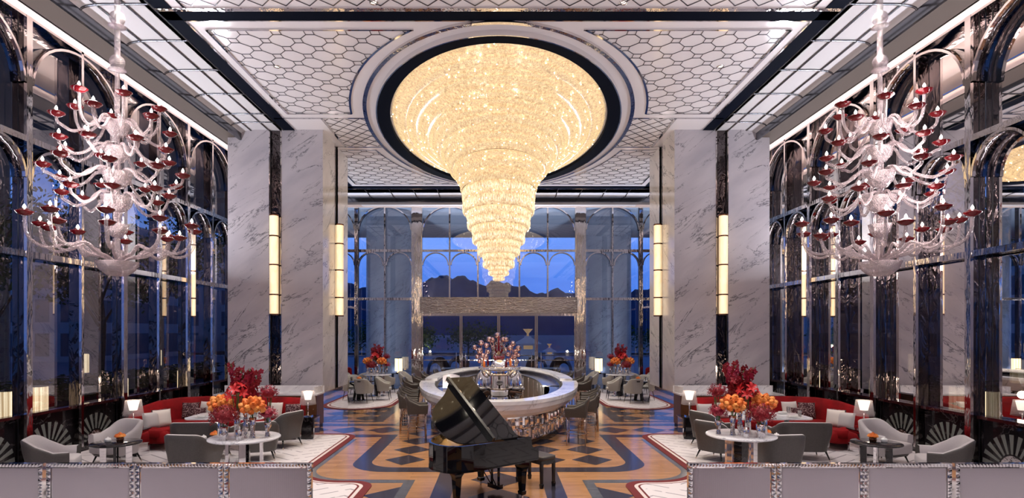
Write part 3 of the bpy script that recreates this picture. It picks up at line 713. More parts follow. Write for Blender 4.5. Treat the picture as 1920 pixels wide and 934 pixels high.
# ============================================================= VENETIAN CHANDELIERS
def venetian():
    r_ = thing('venetian_chandelier', '', 'chandelier')
    a = MB(); Z0 = 3.65
    def z(v): return v - Z0
    a.lathe([(.032, z(6.2)), (.045, z(6.4)), (.033, z(6.9)), (.05, z(7.0)), (.10, z(7.02)), (.045, z(7.06)), (.04, z(7.75)), (.03, z(7.9)), (.045, z(8.0)), (.035, z(8.44))], n=12)
    a.build('stem', 'venetian_glass', r_)
    for zz in (6.93 + .17, 7.68 + .14): q = MB(); q.sph((0, 0, z(zz)), .115, 14); q.lathe([(.03, z(zz) - .12), (.13, z(zz) - .13), (.135, z(zz) - .14), (.03, z(zz) - .15)], n=16); q.build('glass_ball', 'venetian_glass', r_)
    a = MB(); a.lathe([(.035, 0), (.05, .3), (.04, .7), (.06, .9), (.04, 1.3), (.06, 1.6), (.04, 2.1), (.05, 2.5)], n=12); a.build('column', 'venetian_glass', r_)
    for (zt, rr, hh) in ((6.10, .19, .24), (5.68, .20, .24), (5.27, .22, .26), (4.87, .24, .26), (4.42, .17, .22), (3.80, .31, .24)):
        q = MB(); q.lathe([(.02, z(zt) - hh), (rr * .45, z(zt) - hh * .95), (rr * .82, z(zt) - hh * .55), (rr, z(zt)), (rr * .93, z(zt)), (rr * .7, z(zt) - hh * .4), (.02, z(zt) - hh * .6)], n=28, flute=.02, fn=28); q.build('bowl', 'venetian_glass', r_)
    q = MB(); q.lathe([(.01, z(3.50)), (.03, z(3.53)), (.01, z(3.57))], n=12); q.build('finial', 'venetian_glass', r_)
    cup0 = bulb0 = None
    rr_ = random.Random(5)
    #  z root, z cup, radius, n, phase
    for (zr, zc, R, n, ph) in ((6.08, 6.36, .62, 6, .2), (6.0, 6.08, .78, 6, .7), (5.62, 5.66, .78, 8, .1), (5.22, 5.26, .98, 9, .3), (4.84, 4.92, .76, 8, .5), (3.78, 4.44, 1.16, 10, .15), (3.78, 4.30, .92, 8, .45)):
        for k in range(n):
            a_ = ph + 2 * pi * k / n; dz = (rr_.random() - .5) * .10; RR = R * (1 + (rr_.random() - .5) * .06)
            low = min(zr, zc) - (.18 if zr > 4 else -.16); zc_ = zc + dz
            pts = [(.10, zr - .02), (.16, zr + .08), (.30 * RR + .06, zr + .06 if zr > 4 else zr + .14), (.52 * RR, low + .10), (.74 * RR, low + .01), (.90 * RR, low + .07), (.985 * RR, low + .22 if zc_ - low > .3 else (low + zc_) / 2), (RR, zc_ - .03)]
            # smooth by Catmull-Rom
            P3 = [(p[0] * cos(a_), p[0] * sin(a_), z(p[1])) for p in pts]; out = []
            for i in range(len(P3) - 1):
                p0, p1, p2, p3 = P3[max(i - 1, 0)], P3[i], P3[i + 1], P3[min(i + 2, len(P3) - 1)]
                for u in (0, .33, .66):
                    out.append(tuple(.5 * (2 * p1[j] + (p2[j] - p0[j]) * u + (2 * p0[j] - 5 * p1[j] + 4 * p2[j] - p3[j]) * u * u + (3 * p1[j] - p0[j] - 3 * p2[j] + p3[j]) * u ** 3) for j in range(3)))
            out.append(P3[-1]); m_ = MB(); m_.tube(out, .024, 8); arm = m_.build('arm', 'venetian_glass', r_)
            c_ = (RR * cos(a_), RR * sin(a_), z(zc_))
            if cup0 is None:
                q = MB(); q.lathe([(.02, -.055), (.07, -.04), (.122, .006), (.12, .016), (.075, .03), (.05, .05), (.03, .06), (0, .06)], n=18); cup0 = cup = q.build('cup', 'red_glass', arm)
                q = MB(); q.lathe([(.008, .05), (.021, .072), (.019, .09), (.0, .125)], n=8); bulb0 = bl = q.build('bulb', 'bulb', arm)
            else:
                cup = cup0.copy(); COL.objects.link(cup); cup.parent = arm; bl = bulb0.copy(); COL.objects.link(bl); bl.parent = arm
            cup.location = c_; bl.location = c_
    return r_
VC = Kit(venetian)
VC.put((-6.29, 9.5, 3.65), 0, 'pale glass many-armed chandelier with red cups hanging by the left window wall')
VC.put((6.29, 9.5, 3.65), .9, 'pale glass many-armed chandelier with red cups hanging by the right window wall')
for s in (-1, 1):
    for zz in (6.3, 5.4, 4.6): light('POINT', 'venetian_bulb_glow', (s * 6.29, 8.9, zz), 26, (1, .85, .82), size=.25)

# ============================================================= OVAL BAR
BX, BY, BRX, BRY = 0, 19.03, 2.47, 6.35
bar = thing('oval_bar', 'large oval bar with white marble top and crystal-clad front in the room centre', 'bar counter', (0, BY, 0))
def band(mb, o0, z0, o1, z1, a0, a1, n=72, smooth=True):
    mb.grid([[((BRX - o) * cos(a0 + (a1 - a0) * k / n), (BRY - o) * sin(a0 + (a1 - a0) * k / n), z) for k in range(n + 1)] for (o, z) in ((o0, z0), (o1, z1))], smooth)
def loop(mb, prof, a0, a1, caps=True):
    for p, q in zip(prof, prof[1:] + prof[:1]): band(mb, p[0], p[1], q[0], q[1], a0, a1)
    if caps:
        for a_ in (a0, a1): mb.add([((BRX - o) * cos(a_), (BRY - o) * sin(a_), z) for o, z in prof], [tuple(range(len(prof)))])
FA = (pi + .125, 2 * pi - .125); BA = (-.10, pi + .10)
a = MB(); loop(a, [(0, 1.10), (.0, 1.02), (.46, 1.02), (.46, 1.10)], *FA); a.build('counter_top', 'marble_top', bar)
a = MB(); loop(a, [(.10, 1.15), (.10, 1.07), (.50, 1.07), (.50, 1.15)], *BA); a.build('counter_top', 'marble_top', bar)
a = MB(); loop(a, [(.01, 1.02), (.03, .90), (.10, .80), (.26, .71), (.42, .70), (.42, 1.02)], *FA); a.build('marble_apron', 'marble_top', bar)
a = MB(); loop(a, [(.12, 1.07), (.30, .72), (.42, .72), (.42, 1.07)], *BA); a.build('marble_apron', 'marble_top', bar)
a = MB(); loop(a, [(.47, .70), (.47, 0), (.56, 0), (.56, 1.02)], 0, 2 * pi, False); a.build('body', 'dark_mirror', bar)
a = MB(); loop(a, [(.36, .14), (.36, 0), (.47, 0), (.47, .14)], 0, 2 * pi, False); a.build('plinth', 'dark_marble', bar)
a = MB(); loop(a, [(.34, .44), (.34, .415), (.47, .415), (.47, .44)], 0, 2 * pi, False); loop(a, [(.33, .70), (.33, .665), (.47, .665), (.47, .70)], 0, 2 * pi, False); loop(a, [(.34, .165), (.34, .14), (.47, .14), (.47, .165)], 0, 2 * pi, False); a.build('rail', 'chrome', bar)
mat('bar_crystal', (.95, .91, .92), .03, .9)
for (z0, z1) in ((.165, .415), (.44, .665)):
    a = MB(); n = 170; rr_ = random.Random(int(z0 * 100))
    for k in range(n):
        th = 2 * pi * k / n; tw = rr_.random() * 1.0; hw = .052 + .018 * rr_.random(); flip = k % 2
        x0, y0 = (BRX - .40) * cos(th), (BRY - .40) * sin(th)
        r1 = []; 
        for zz, ww in ((z0, hw * (.55 if flip else 1)), (z0 + (z1 - z0) * (.25 if flip else .75), hw * 1.15), (z1, hw * (1 if flip else .55))):
            r1.append([(x0 + ww * cos(tw + th + q * 2 * pi / 5) * .8, y0 + ww * sin(tw + th + q * 2 * pi / 5), zz) for q in range(5)])
        a.grid(r1, False, True)
    a.build('crystal_band', 'bar_crystal', bar)
mat('steel', (.35, .34, .34), .22, 1.0)
a = MB(); loop(a, [(.50, .92), (.50, .88), (1.05, .88), (1.05, .92)], *BA); loop(a, [(.48, .90), (.48, .86), (.86, .86), (.86, .90)], *FA); a.build('work_top', 'steel', bar)
a = MB(); loop(a, [(1.0, .88), (1.0, 0), (1.03, 0), (1.03, .88)], *BA); a.build('back_cabinet', 'leather_stool', bar)
a = MB()
for k in range(18):
    th = BA[0] + (BA[1] - BA[0]) * k / 18; x0, y0 = (BRX - 1.04) * cos(th), (BRY - 1.04) * sin(th); a.box(x0 - .012, x0 + .012, y0 - .012, y0 + .012, .05, .86)
a.build('cabinet_edge', 'steel', bar)

# -- silver trolley / punch fountain on the bar with red decanter
sv = thing('silver_domed_bar_machine', 'tall polished silver domed machine standing behind the front of the oval bar', 'bar machine', (0.02, 14.35, .88))
sv.scale = (1.55, 1.3, 1.35)
a = MB(); a.lathe([(.0, 0), (.17, 0), (.19, .03), (.165, .06), (.16, .12), (.165, .50), (.17, .56), (.155, .66), (.12, .74), (.05, .79), (0, .80)], n=32); a.build('body', 'chrome', sv)
for s in (-1, 1):
    q = MB(); q.sup((s * .24, .12, .30), (.30, .36, .62), .85); q.build('side_lobe', 'chrome', sv)
    q = MB(); q.lathe([(0, 0), (.12, 0), (.13, .02), (.02, .03), (.02, .06)], (s * .34, -.08, 0), 20); q.build('foot', 'chrome', sv)
    q = MB(); q.tube([(s * .2, -.12, .27), (s * .34, -.12, .27)], .03, 10); q.sph((s * .36, -.12, .27), .045, 10); q.build('valve', 'steel', sv)
q = MB(); q.lathe([(.165, .50), (.182, .51), (.182, .53), (.165, .54)], n=32); q.build('trim_ring', 'brass', sv); q = MB(); q.lathe([(.16, .24), (.172, .25), (.172, .265), (.16, .275)], n=32); q.build('trim_ring', 'brass', sv)
q = MB(); q.lathe([(0, 0), (.055, 0), (.055, .008), (.04, .012), (.0, .012)], n=20); o = q.build('round_crest', 'steel', sv); o.rotation_euler.x = pi / 2; o.location = (0, -.168, .38)
q = MB(); q.tube([(.16, -.16, .22), (.36, -.18, .20)], .014, 8); q.build('wooden_handle', 'walnut', sv)
q = MB(); q.tube([(.31 * cos(2 * pi * k / 32), .31 * sin(2 * pi * k / 32), .64) for k in range(32)], .03, 8, closed=True); [q.tube([(.18 * cos(t_), .18 * sin(t_), .50), (.31 * cos(t_), .31 * sin(t_), .64)], .012, 6) for t_ in (.5, 1.6, 2.7, 3.6, 5.8)]; q.build('tray_ring', 'chrome', sv)
for k in range(9):
    th = 2 * pi * k / 9 + .2; bt = MB(); bt.lathe([(0, 0), (.028, 0), (.03, .10), (.012, .14), (.012, .19), (0, .19)], (0, 0, 0), 10)
    o = bt.build('liqueur_bottle', ['lamp_glow', 'orange_petal', 'silver_vase', 'red_glass'][k % 4] if k % 4 else 'brass'); o.location = (.02 + .44 * cos(th), 14.35 + .38 * sin(th), 1.785)
    tag(o, 'small liqueur bottle on the ring tray of the silver bar machine', 'bottle', 'bottles on the silver bar machine')
dc = thing('red_decanter', 'tall branching clear glass decanter filled with red on top of the silver machine', 'decanter', (0, 14.85, 1.70))
q = MB(); q.lathe([(.0, -.80), (.16, -.80), (.10, -.72), (.08, -.1), (.14, 0), (0, 0)], n=24); q.build('pedestal', 'chrome', dc)
q = MB(); q.lathe([(0, 0), (.05, 0), (.06, .02), (.03, .05), (.03, .18), (.13, .21), (.17, .27), (.165, .34), (.10, .40), (.045, .45)], n=24); q.build('bowl', 'clear_glass', dc)
q = MB(); q.lathe([(0, .20), (.12, .215), (.155, .27), (.15, .32), (0, .32)], n=24); q.build('red_liquid', 'red_glass_bright', dc)
for (dx, top, r0) in ((0, .83, .035), (-.07, .66, .028), (.08, .60, .028)):
    q = MB(); q.tube([(dx * .3, 0, .32), (dx, 0, .45), (dx * 1.2, 0, .55), (dx * .8, 0, top)], [r0 * 1.3, r0, r0 * .9, r0 * .6], 10); q.build('neck', 'red_glass', dc)
for s in (-1, 1):
    q = MB(); q.sph((s * .10, .03, .52), .065, 12); q.sph((s * .12, .03, .40), .075, 12); q.sph((s * .07, .03, .62), .055, 12); q.build('glass_bulge', 'clear_glass', dc)
# mirrored ball trees on the back counter
mat('rose_mirror', (.80, .56, .54), .04, 1.0)
def ball_tree(nm, label, x0, balls, sd):
    t = thing('mirrored_ball_tree', label, 'sculpture', (x0, 24.95, 1.15)); q = MB(); q.lathe([(0, 0), (.16, 0), (.15, .03), (.05, .05), (.03, .2)], n=16)
    hub = (0, 0, .30); q.tube([(0, 0, .03), hub], .045, 8); q.build('trunk', 'rose_mirror', t)
    for (bx, bz, br) in balls:
        q = MB(); q.tube([hub, (bx * .5, 0, hub[2] + (bz - hub[2]) * .35), (bx, 0, bz)], .018, 6); br_ = q.build('branch', 'rose_mirror', t)
        q = MB(); q.sph((bx, (hash((round(bx * 99), sd)) % 7 - 3) * .03, bz), br, 20); q.build('mirrored_ball', 'rose_mirror', br_)
def px(X, Y, D=24.95): return ((X - 935) * D / F, H + (622 - Y) * D / F)
def conv(lst, x0):
    r = []
    for (zx, zy, d) in lst: X, Z = px(860 + zx / 5.84, 600 + zy / 5.84); r.append((X - x0, Z - 1.15, .118 * d))
    return r
xl = px(860 + 275 / 5.84, 600)[0]; xr = px(860 + 580 / 5.84, 600)[0]; xm = px(860 + 425 / 5.84, 600)[0]
ball_tree('a', 'rose mirrored ball tree left of the red decanter on the back counter', xl, conv([(175, 300, 1), (245, 250, 1.1), (305, 280, 1.05), (232, 335, 1.2), (320, 350, .9), (205, 400, .9), (295, 405, 1.2), (230, 450, .9), (265, 385, .8)], xl), 1)
ball_tree('b', 'rose mirrored ball tree right of the red decanter on the back counter', xr, conv([(595, 260, 1.1), (565, 305, 1.2), (655, 310, 1.1), (625, 345, 1), (540, 375, .9), (615, 400, 1), (655, 385, .8), (535, 440, .8), (637, 455, .9), (510, 320, .8)], xr), 2)
ball_tree('c', 'tallest rose mirrored ball tree directly behind the red decanter on the back counter', xm, conv([(425, 170, 1.2), (335, 212, 1.1), (372, 222, 1.1), (490, 215, 1.1), (520, 215, 1), (440, 250, 1), (380, 300, 1), (470, 300, 1), (410, 340, 1)], xm), 3)
# beer tap hood
hd = thing('curved_glass_hood', 'grey curved glass hood over the taps on the left of the bar', 'glass hood', (-1.45, 17.6, .92)); q = MB(); q.grid([[(-.26 + .52 * k / 8, .12 * sin(pi * k / 8), z_) for k in range(9)] for z_ in (0, .38)] ); q.grid([[(-.26 + .52 * k / 8, .12 * sin(pi * k / 8), .38 + j * .05 * sin(pi * k / 8)) for k in range(9)] for j in (0, 1)]); q.build('curved_pane', 'reeded', hd)
q = MB(); q.tube([(-.1, -.1, 0), (-.1, -.1, .22), (-.15, -.22, .26), (-.15, -.26, .2)], .012, 8); q.tube([(.05, -.1, 0), (.05, -.1, .22), (0, -.22, .26), (0, -.26, .2)], .012, 8); q.build('tap', 'chrome', hd)

# ============================================================= SEATING
def ushape(hw, hd, r, front):
    """plan path of a tub chair open to +y: list of (x, y)"""
    pts = [(hw, front)]; pts.append((hw, front * .5 + (-hd + r) * .5)); n = 8
    for k in range(n + 1): a = -pi / 2 * k / n; pts.append((hw - r + r * cos(a), -hd + r + r * sin(a)))
    for k in range(n + 1): a = -pi / 2 - pi / 2 * k / n; pts.append((-hw + r + r * cos(a), -hd + r + r * sin(a)))
    pts.append((-hw, front * .5 + (-hd + r) * .5)); pts.append((-hw, front)); return pts
def shell(outer, inner, hw, hd, r, front, zb, harm, hback, th=.06, taper=.86, lean=.07, names=('shell', 'padding'), parent=None, soft=.22):
    P = ushape(hw, hd, r, front)
    def hgt(y):
        t = max(0, min(1, (soft - (y + hd)) / soft)) if False else max(0, min(1, 1 - (y + hd) / (soft * 2)))
        t = t * t * (3 - 2 * t); return harm + (hback - harm) * t
    A = MB(); B = MB(); rows = []
    def off(p, d):   # towards the middle
        l = math.hypot(p[0], p[1] - .05) or 1; return (p[0] - p[0] / l * d, p[1] - (p[1] - .05) / l * d)
    def pt(p, t, d):
        h = hgt(p[1]); z = zb + (h - zb) * t; k = taper + (1 - taper) * min(1, t * 1.6); q = off(p, d)
        yy = q[1] * k - lean * max(0, t - .4) * max(0, min(1, (h - harm) / max(.01, hback - harm))); return (q[0] * k, yy, z)
    A.grid([[pt(p, t, 0) for p in P] for t in (0, .15, .4, .65, .85, .97)] + [[(lambda a: (a[0], a[1], a[2] + .0))(pt(p, 1.0, th * .25)) for p in P]])
    A.grid([[pt(p, 0, 0) for p in P], [pt(p, 0, th) for p in P]])
    B.grid([[pt(p, 1.0, th * .25) for p in P], [(lambda a: (a[0], a[1], a[2] + .012))(pt(p, 1.0, th * .55)) for p in P], [pt(p, .985, th * .95) for p in P], [pt(p, .7, th * 1.1) for p in P], [pt(p, .35, th * 1.1) for p in P], [pt(p, 0.1, th) for p in P]])
    for i in (0, -1):
        p = P[i]; A.add([pt(p, t, d) for d in (0, th) for t in (0, .5, 1)], [(0, 1, 4, 3), (1, 2, 5, 4)])
    o1 = A.build(names[0], outer, parent); o2 = B.build(names[1], inner, parent); return o1, o2
def legs(parent, xs, ys, z1, r0=.022, r1=.011, splay=.06, m='black_wood', tip='brass'):
    for sx in (-1, 1):
        for sy in (-1, 1):
            x_, y_ = sx * xs, sy * ys; q = MB(); q.tube([(x_ + sx * splay, y_ + sy * splay, .04), (x_, y_, z1)], [r1, r0], 10); l_ = q.build('leg', m, parent)
            q = MB(); q.tube([(x_ + sx * splay * 1.15, y_ + sy * splay * 1.15, .0), (x_ + sx * splay, y_ + sy * splay, .045)], [r1 * .8, r1 * 1.05], 10); q.build('metal_tip', tip, l_)
def armchair_dark():
    o = thing('lounge_armchair', '', 'armchair'); shell('leather_grey', 'fabric_light', .39, .36, .22, .32, .20, .58, .82, th=.085, parent=o)
    a = MB(); a.sup((0, .04, .36), (.66, .66, .20), .3, n=24); a.build('seat_cushion', 'fabric_light', o); a = MB(); a.sup((0, .0, .24), (.60, .60, .10), .3); a.build('seat_base', 'leather_grey', o)
    legs(o, .24, .22, .22); return o
def armchair_light():
    o = thing('lounge_armchair', '', 'armchair'); shell('fabric_light', 'fabric_light', .39, .36, .26, .30, .20, .60, .84, parent=o, th=.09)
    a = MB(); a.sup((0, .06, .35), (.64, .66, .22), .3, n=24); a.build('seat_cushion', 'fabric_light', o); a = MB(); a.sup((0, .02, .23), (.60, .60, .10), .3); a.build('seat_base', 'leather_grey', o)
    legs(o, .24, .22, .22); return o
def loveseat():
    o = thing('curved_loveseat', '', 'loveseat'); shell('leather_grey', 'fabric_light', .56, .36, .26, .28, .20, .62, .80, parent=o)
    a = MB(); a.sup((0, .04, .36), (1.0, .64, .18), .25, n=24); a.build('seat_cushion', 'fabric_light', o); legs(o, .40, .22, .22); return o
def dining_chair():
    o = thing('dining_chair', '', 'dining chair'); s_, _ = shell('leather_light', 'leather_light', .30, .28, .17, .24, .36, .66, .90, .05, .84, .09, parent=o)
    a = MB(); a.box(-.06, .06, -.378, -.350, .80, .835); a.build('handle_slot', 'black_seal', s_)
    a = MB(); a.sup((0, .03, .44), (.50, .50, .10), .3, n=20); a.build('seat', 'leather_light', o); legs(o, .20, .18, .40, .018, .010, .06); return o
def bar_stool():
    o = thing('bar_stool', '', 'bar stool'); s_, _ = shell('leather_stool', 'leather_stool', .27, .25, .07, .26, .66, .88, 1.10, .045, .94, .07, names=('backrest', 'padding'), parent=o, soft=.07)
    a = MB(); a.tube([(-.05, -.285, 1.02), (-.05, -.31, 1.03), (.05, -.31, 1.03), (.05, -.285, 1.02)], .006, 6); a.build('pull_handle', 'chrome', s_)
    a = MB(); a.sup((0, .02, .71), (.48, .48, .12), .25, n=20); a.build('seat', 'leather_stool', o)
    for sx in (-1, 1):
        for sy in (-1, 1): q = MB(); q.tube([(sx * .235, sy * .215, 0), (sx * .215, sy * .20, .67)], .013, 8); q.build('leg', 'stool_metal', o)
    for z_, k in ((.28, 1.07), (.60, 1.01)):
        q = MB()
        c_ = [(.217 * k, .203 * k), (-.217 * k, .203 * k), (-.217 * k, -.203 * k), (.217 * k, -.203 * k)]
        for i in range(4): q.tube([(*c_[i], z_), (*c_[(i + 1) % 4], z_)], .010, 6)
        q.build('footrest', 'stool_metal', o)
    return o
KD, KL, KLO, KDI, KST = Kit(armchair_dark), Kit(armchair_light), Kit(loveseat), Kit(dining_chair), Kit(bar_stool)
ord_ = ['nearest', 'second', 'third', 'fourth', 'fifth', 'sixth', 'seventh', 'eighth']
for s, w, lst in ((-1, 'left', ((2.00, 14.1), (2.38, 15.2), (2.52, 16.3), (2.66, 17.4), (2.95, 19.5), (2.88, 21.2), (2.70, 22.4), (2.38, 23.8))), (1, 'right', ((1.84, 13.55), (2.22, 14.5), (2.45, 15.5), (2.62, 16.6), (2.92, 19.8), (2.86, 21.2), (2.62, 22.6), (2.25, 24.0)))):
    for i, (x_, y_) in enumerate(lst):
        nx, ny = x_ / BRX ** 2, (y_ - BY) / BRY ** 2
        KST.put((s * x_, y_, 0), atan2(-ny * .5, -s * nx) - pi / 2, 'brown leather bar stool, %s from the front along the %s side of the bar' % (ord_[i], w), 'bar stools on the %s side' % w)

# ---- red sofas
def sofa(s, w):
    """L-shaped velvet sofa, built for the right side and mirrored for the left"""
    o = thing('red_velvet_sofa', 'long L-shaped red velvet sofa with swooping arm in the %s lounge' % w, 'sofa', (s * 6.6, 14.2, 0))
    def T(x, y): return (s * x - s * 6.6, y - 14.2)
    # spine of the backrest in plan (outer line), from pillar end to the window-side front arm
    pts = [(4.95, 14.75), (5.6, 14.85), (6.6, 14.9), (7.5, 14.85), (8.05, 14.55), (8.30, 14.0), (8.35, 13.4), (8.30, 12.95), (8.15, 12.68)]
    hs = [.95, .96, .97, .98, .98, .96, .90, .78, .60]
    def inn(i, d):
        a_ = pts[max(i - 1, 0)]; b_ = pts[min(i + 1, len(pts) - 1)]; t = (b_[0] - a_[0], b_[1] - a_[1]); l = math.hypot(*t); n_ = (t[1] / l, -t[0] / l); return (pts[i][0] + n_[0] * d, pts[i][1] + n_[1] * d)
    A = MB(); rows = []
    prof = [(.02, .16), (0, .40), (-.03, .80), (-.02, .97), (.05, 1.0), (.13, .96), (.18, .72), (.24, .46), (.25, .20)]
    for d, tz in prof: rows.append([(*T(*inn(i, d)), tz * hs[i]) for i in range(len(pts))])
    A.grid(rows)
    for i in (0, len(pts) - 1): A.add([(*T(*inn(i, d)), tz * hs[i]) for d, tz in prof], [tuple(range(len(prof)))])
    A.build('backrest', 'red_velvet', o)
    # rolled front arm on the window side
    A = MB(); R = []
    for k in range(9):
        t = k / 8; x_ = 8.22 - .95 * t; hh = .60 - .16 * t ** .8 + (.0 if t < .8 else -.06 * (t - .8) / .2)
        R.append([(*T(x_, 12.62 + dy + .12 * sin(pi * t)), zz) for dy, zz in ((.20, .18), (.20, hh - .06), (.14, hh), (.06, hh), (.0, hh - .06), (-.01, .20))])
    A.grid(R)
    for g in (R[0], R[-1]): A.add(g, [tuple(range(6))])
    A.build('armrest', 'red_velvet', o)
    for i, (c_, d_, nm) in enumerate((((6.35, 14.28), (2.9, .78), 'seat_cushion'), ((7.80, 13.55), (.86, 1.75), 'seat_cushion'))):
        A = MB(); A.sup((*T(*c_), .37), (d_[0], d_[1], .20), .22, n=32); A.build(nm, 'red_velvet', o)
        A = MB(); cx, cy = T(*c_); A.sup((cx, cy, .23), (d_[0] * .97, d_[1] * .97, .18), .2, n=32); A.build('base', 'red_velvet', o)
    for (x_, y_) in ((5.1, 14.0), (6.3, 14.0), (7.35, 12.85), (8.1, 12.8), (5.1, 14.6), (8.1, 14.3)):
        q = MB(); X, Y = T(x_, y_); q.tube([(X, Y - .02, 0), (X, Y, .16)], [.012, .022], 8); q.build('leg', 'chrome', o)
    return o
for s, w in ((-1, 'left'), (1, 'right')): sofa(s, w)
def cushion(loc, size, rz, rx, m, label):
    q = MB(); n = 14; R = []
    for sd in (1, -1):
        R = [[(size / 2 * (2 * i / n - 1) * (1 - .05 * (1 - (2 * j / n - 1) ** 2)), sd * .085 * (max(0, (1 - (2 * i / n - 1) ** 4)) * max(0, (1 - (2 * j / n - 1) ** 4))) ** .55, size / 2 * (2 * j / n - 1) * (1 - .05 * (1 - (2 * i / n - 1) ** 2))) for i in range(n + 1)] for j in range(n + 1)]
        q.grid(R)
    o = q.build('cushion', m); o.location = loc; o.rotation_euler = (rx, 0, rz); tag(o, label, 'cushion')
for s, w in ((-1, 'left'), (1, 'right')):
    cushion((s * 7.28, 14.40, .68), .42, s * .15, -.25, 'cushion_cream', 'square cream cushion in the back corner of the red sofa on the %s' % w)
    cushion((s * 7.68, 14.36, .67), .40, s * -.25, -.25, 'cushion_pattern', 'dark red dotted cushion behind the small one in the %s sofa corner' % w)
    cushion((s * 7.38, 14.18, .60), .34, s * .1, -.3, 'cushion_pattern', 'small dark dotted cushion leaning on the cream cushion of the %s sofa' % w)
    cushion((s * 7.66, 13.12, .66), .40, s * -1.0, -.2, 'cushion_cream', 'cream cushion near the front arm of the %s sofa' % w)
    cushion((s * 7.78, 12.90, .64), .38, s * -1.05, -.2, 'cushion_silver', 'silver-grey cushion near the front arm of the %s sofa' % w)
    cushion((s * 7.88, 13.4, .64), .38, s * -1.1, -.2, 'cushion_pattern', 'dark dotted cushion beside the front arm of the %s sofa' % w)
    cushion((s * 5.62, 14.45, .66), .40, s * .05, -.25, 'cushion_cream', 'cream cushion in the middle of the back run of the %s sofa' % w)
    cushion((s * 5.15, 14.42, .64), .38, s * -.15, -.25, 'cushion_pattern' if s < 0 else 'cushion_silver', ('dark dotted cushion' if s < 0 else 'silver-grey cushion') + ' at the pillar end of the %s sofa' % w)

KD.put((-7.72, 9.98, 0), -1.15, 'grey shell armchair nearest the left window wall, turned toward the black table')
KD.put((7.70, 9.98, 0), 1.15, 'grey shell armchair nearest the right window wall, turned toward the black table')
KL.put((-7.62, 11.5, 0), pi - .35, 'pale fabric armchair facing the camera beside the lamp on the left', )
KL.put((7.70, 11.5, 0), pi + .35, 'pale fabric armchair facing the camera beside the lamp on the right')
KD.put((-5.54, 10.45, 0), -.12, 'grey shell armchair seen from behind, just left of the left flower table')
KD.put((5.05, 10.45, 0), .12, 'grey shell armchair seen from behind, beside the right flower table')
KD.put((-4.95, 11.9, 0), .35, 'grey shell armchair standing behind the left flower table')
KD.put((4.50, 11.85, 0), -1.0, 'grey shell armchair standing behind the right flower table')
KD.put((-4.95, 13.2, 0), 1.2, 'grey shell armchair at the inner end of the white table by the left sofa')
KD.put((4.85, 13.2, 0), -1.2, 'grey shell armchair at the inner end of the white table by the right sofa')
KLO.put((-6.15, 11.95, 0), .08, 'wide low grey loveseat with its curved back to the camera on the left')
KLO.put((6.25, 11.95, 0), -.08, 'wide low grey loveseat with its curved back to the camera on the right')

# ---- tables
def small_black_table():
    o = thing('round_side_table', '', 'side table'); a = MB(); a.lathe([(0, .60), (.41, .60), (.42, .59), (.42, .575), (.40, .565), (0, .565)], n=40); a.build('tabletop', 'dark_marble', o)
    for k in range(4): q = MB(); q.cbox((.2 * cos(k * pi / 2 + .5), .2 * sin(k * pi / 2 + .5), .285), (.10, .045, .57), k * pi / 2 + .5); q.build('leg', 'dark_marble' if k % 2 else 'chrome', o)
    return o
def flower_table():
    o = thing('flower_table', '', 'round table'); a = MB(); a.lathe([(0, .90), (.55, .90), (.565, .89), (.565, .875), (.54, .862), (0, .862)], n=56); a.build('tabletop', 'marble_top', o)
    for k in range(4): q = MB(); q.cbox((.26 * cos(k * pi / 2 + .3), .26 * sin(k * pi / 2 + .3), .43), (.05, .10, .862), k * pi / 2 + .3); q.build('leg', 'chrome', o)
    q = MB(); q.cbox((0, 0, .43), (.16, .16, .86), .3); q.build('pedestal', 'dark_marble', o); q = MB(); q.lathe([(0, .03), (.33, .03), (.34, .0), (0, 0)], n=32); q.build('base_plate', 'chrome', o)
    return o
KSB, KFT = Kit(small_black_table), Kit(flower_table)
KSB.put((-7.04, 10.6, 0), 0, 'small round black marble table between the two armchairs by the left windows')
KSB.put((6.95, 10.6, 0), .4, 'small round black marble table between the two armchairs by the right windows')
KSB.put((-5.62, 11.15, 0), .2, 'small round black marble table just left of the left flower table', None, .9)
KSB.put((5.20, 11.35, 0), .6, 'small round black marble table just right of the right flower table', None, .9)
KFT.put((-4.20, 9.52, 0), 0, 'round white marble table carrying the big left flower arrangement')
KFT.put((4.10, 9.75, 0), .2, 'round white marble table carrying the big right flower arrangement')
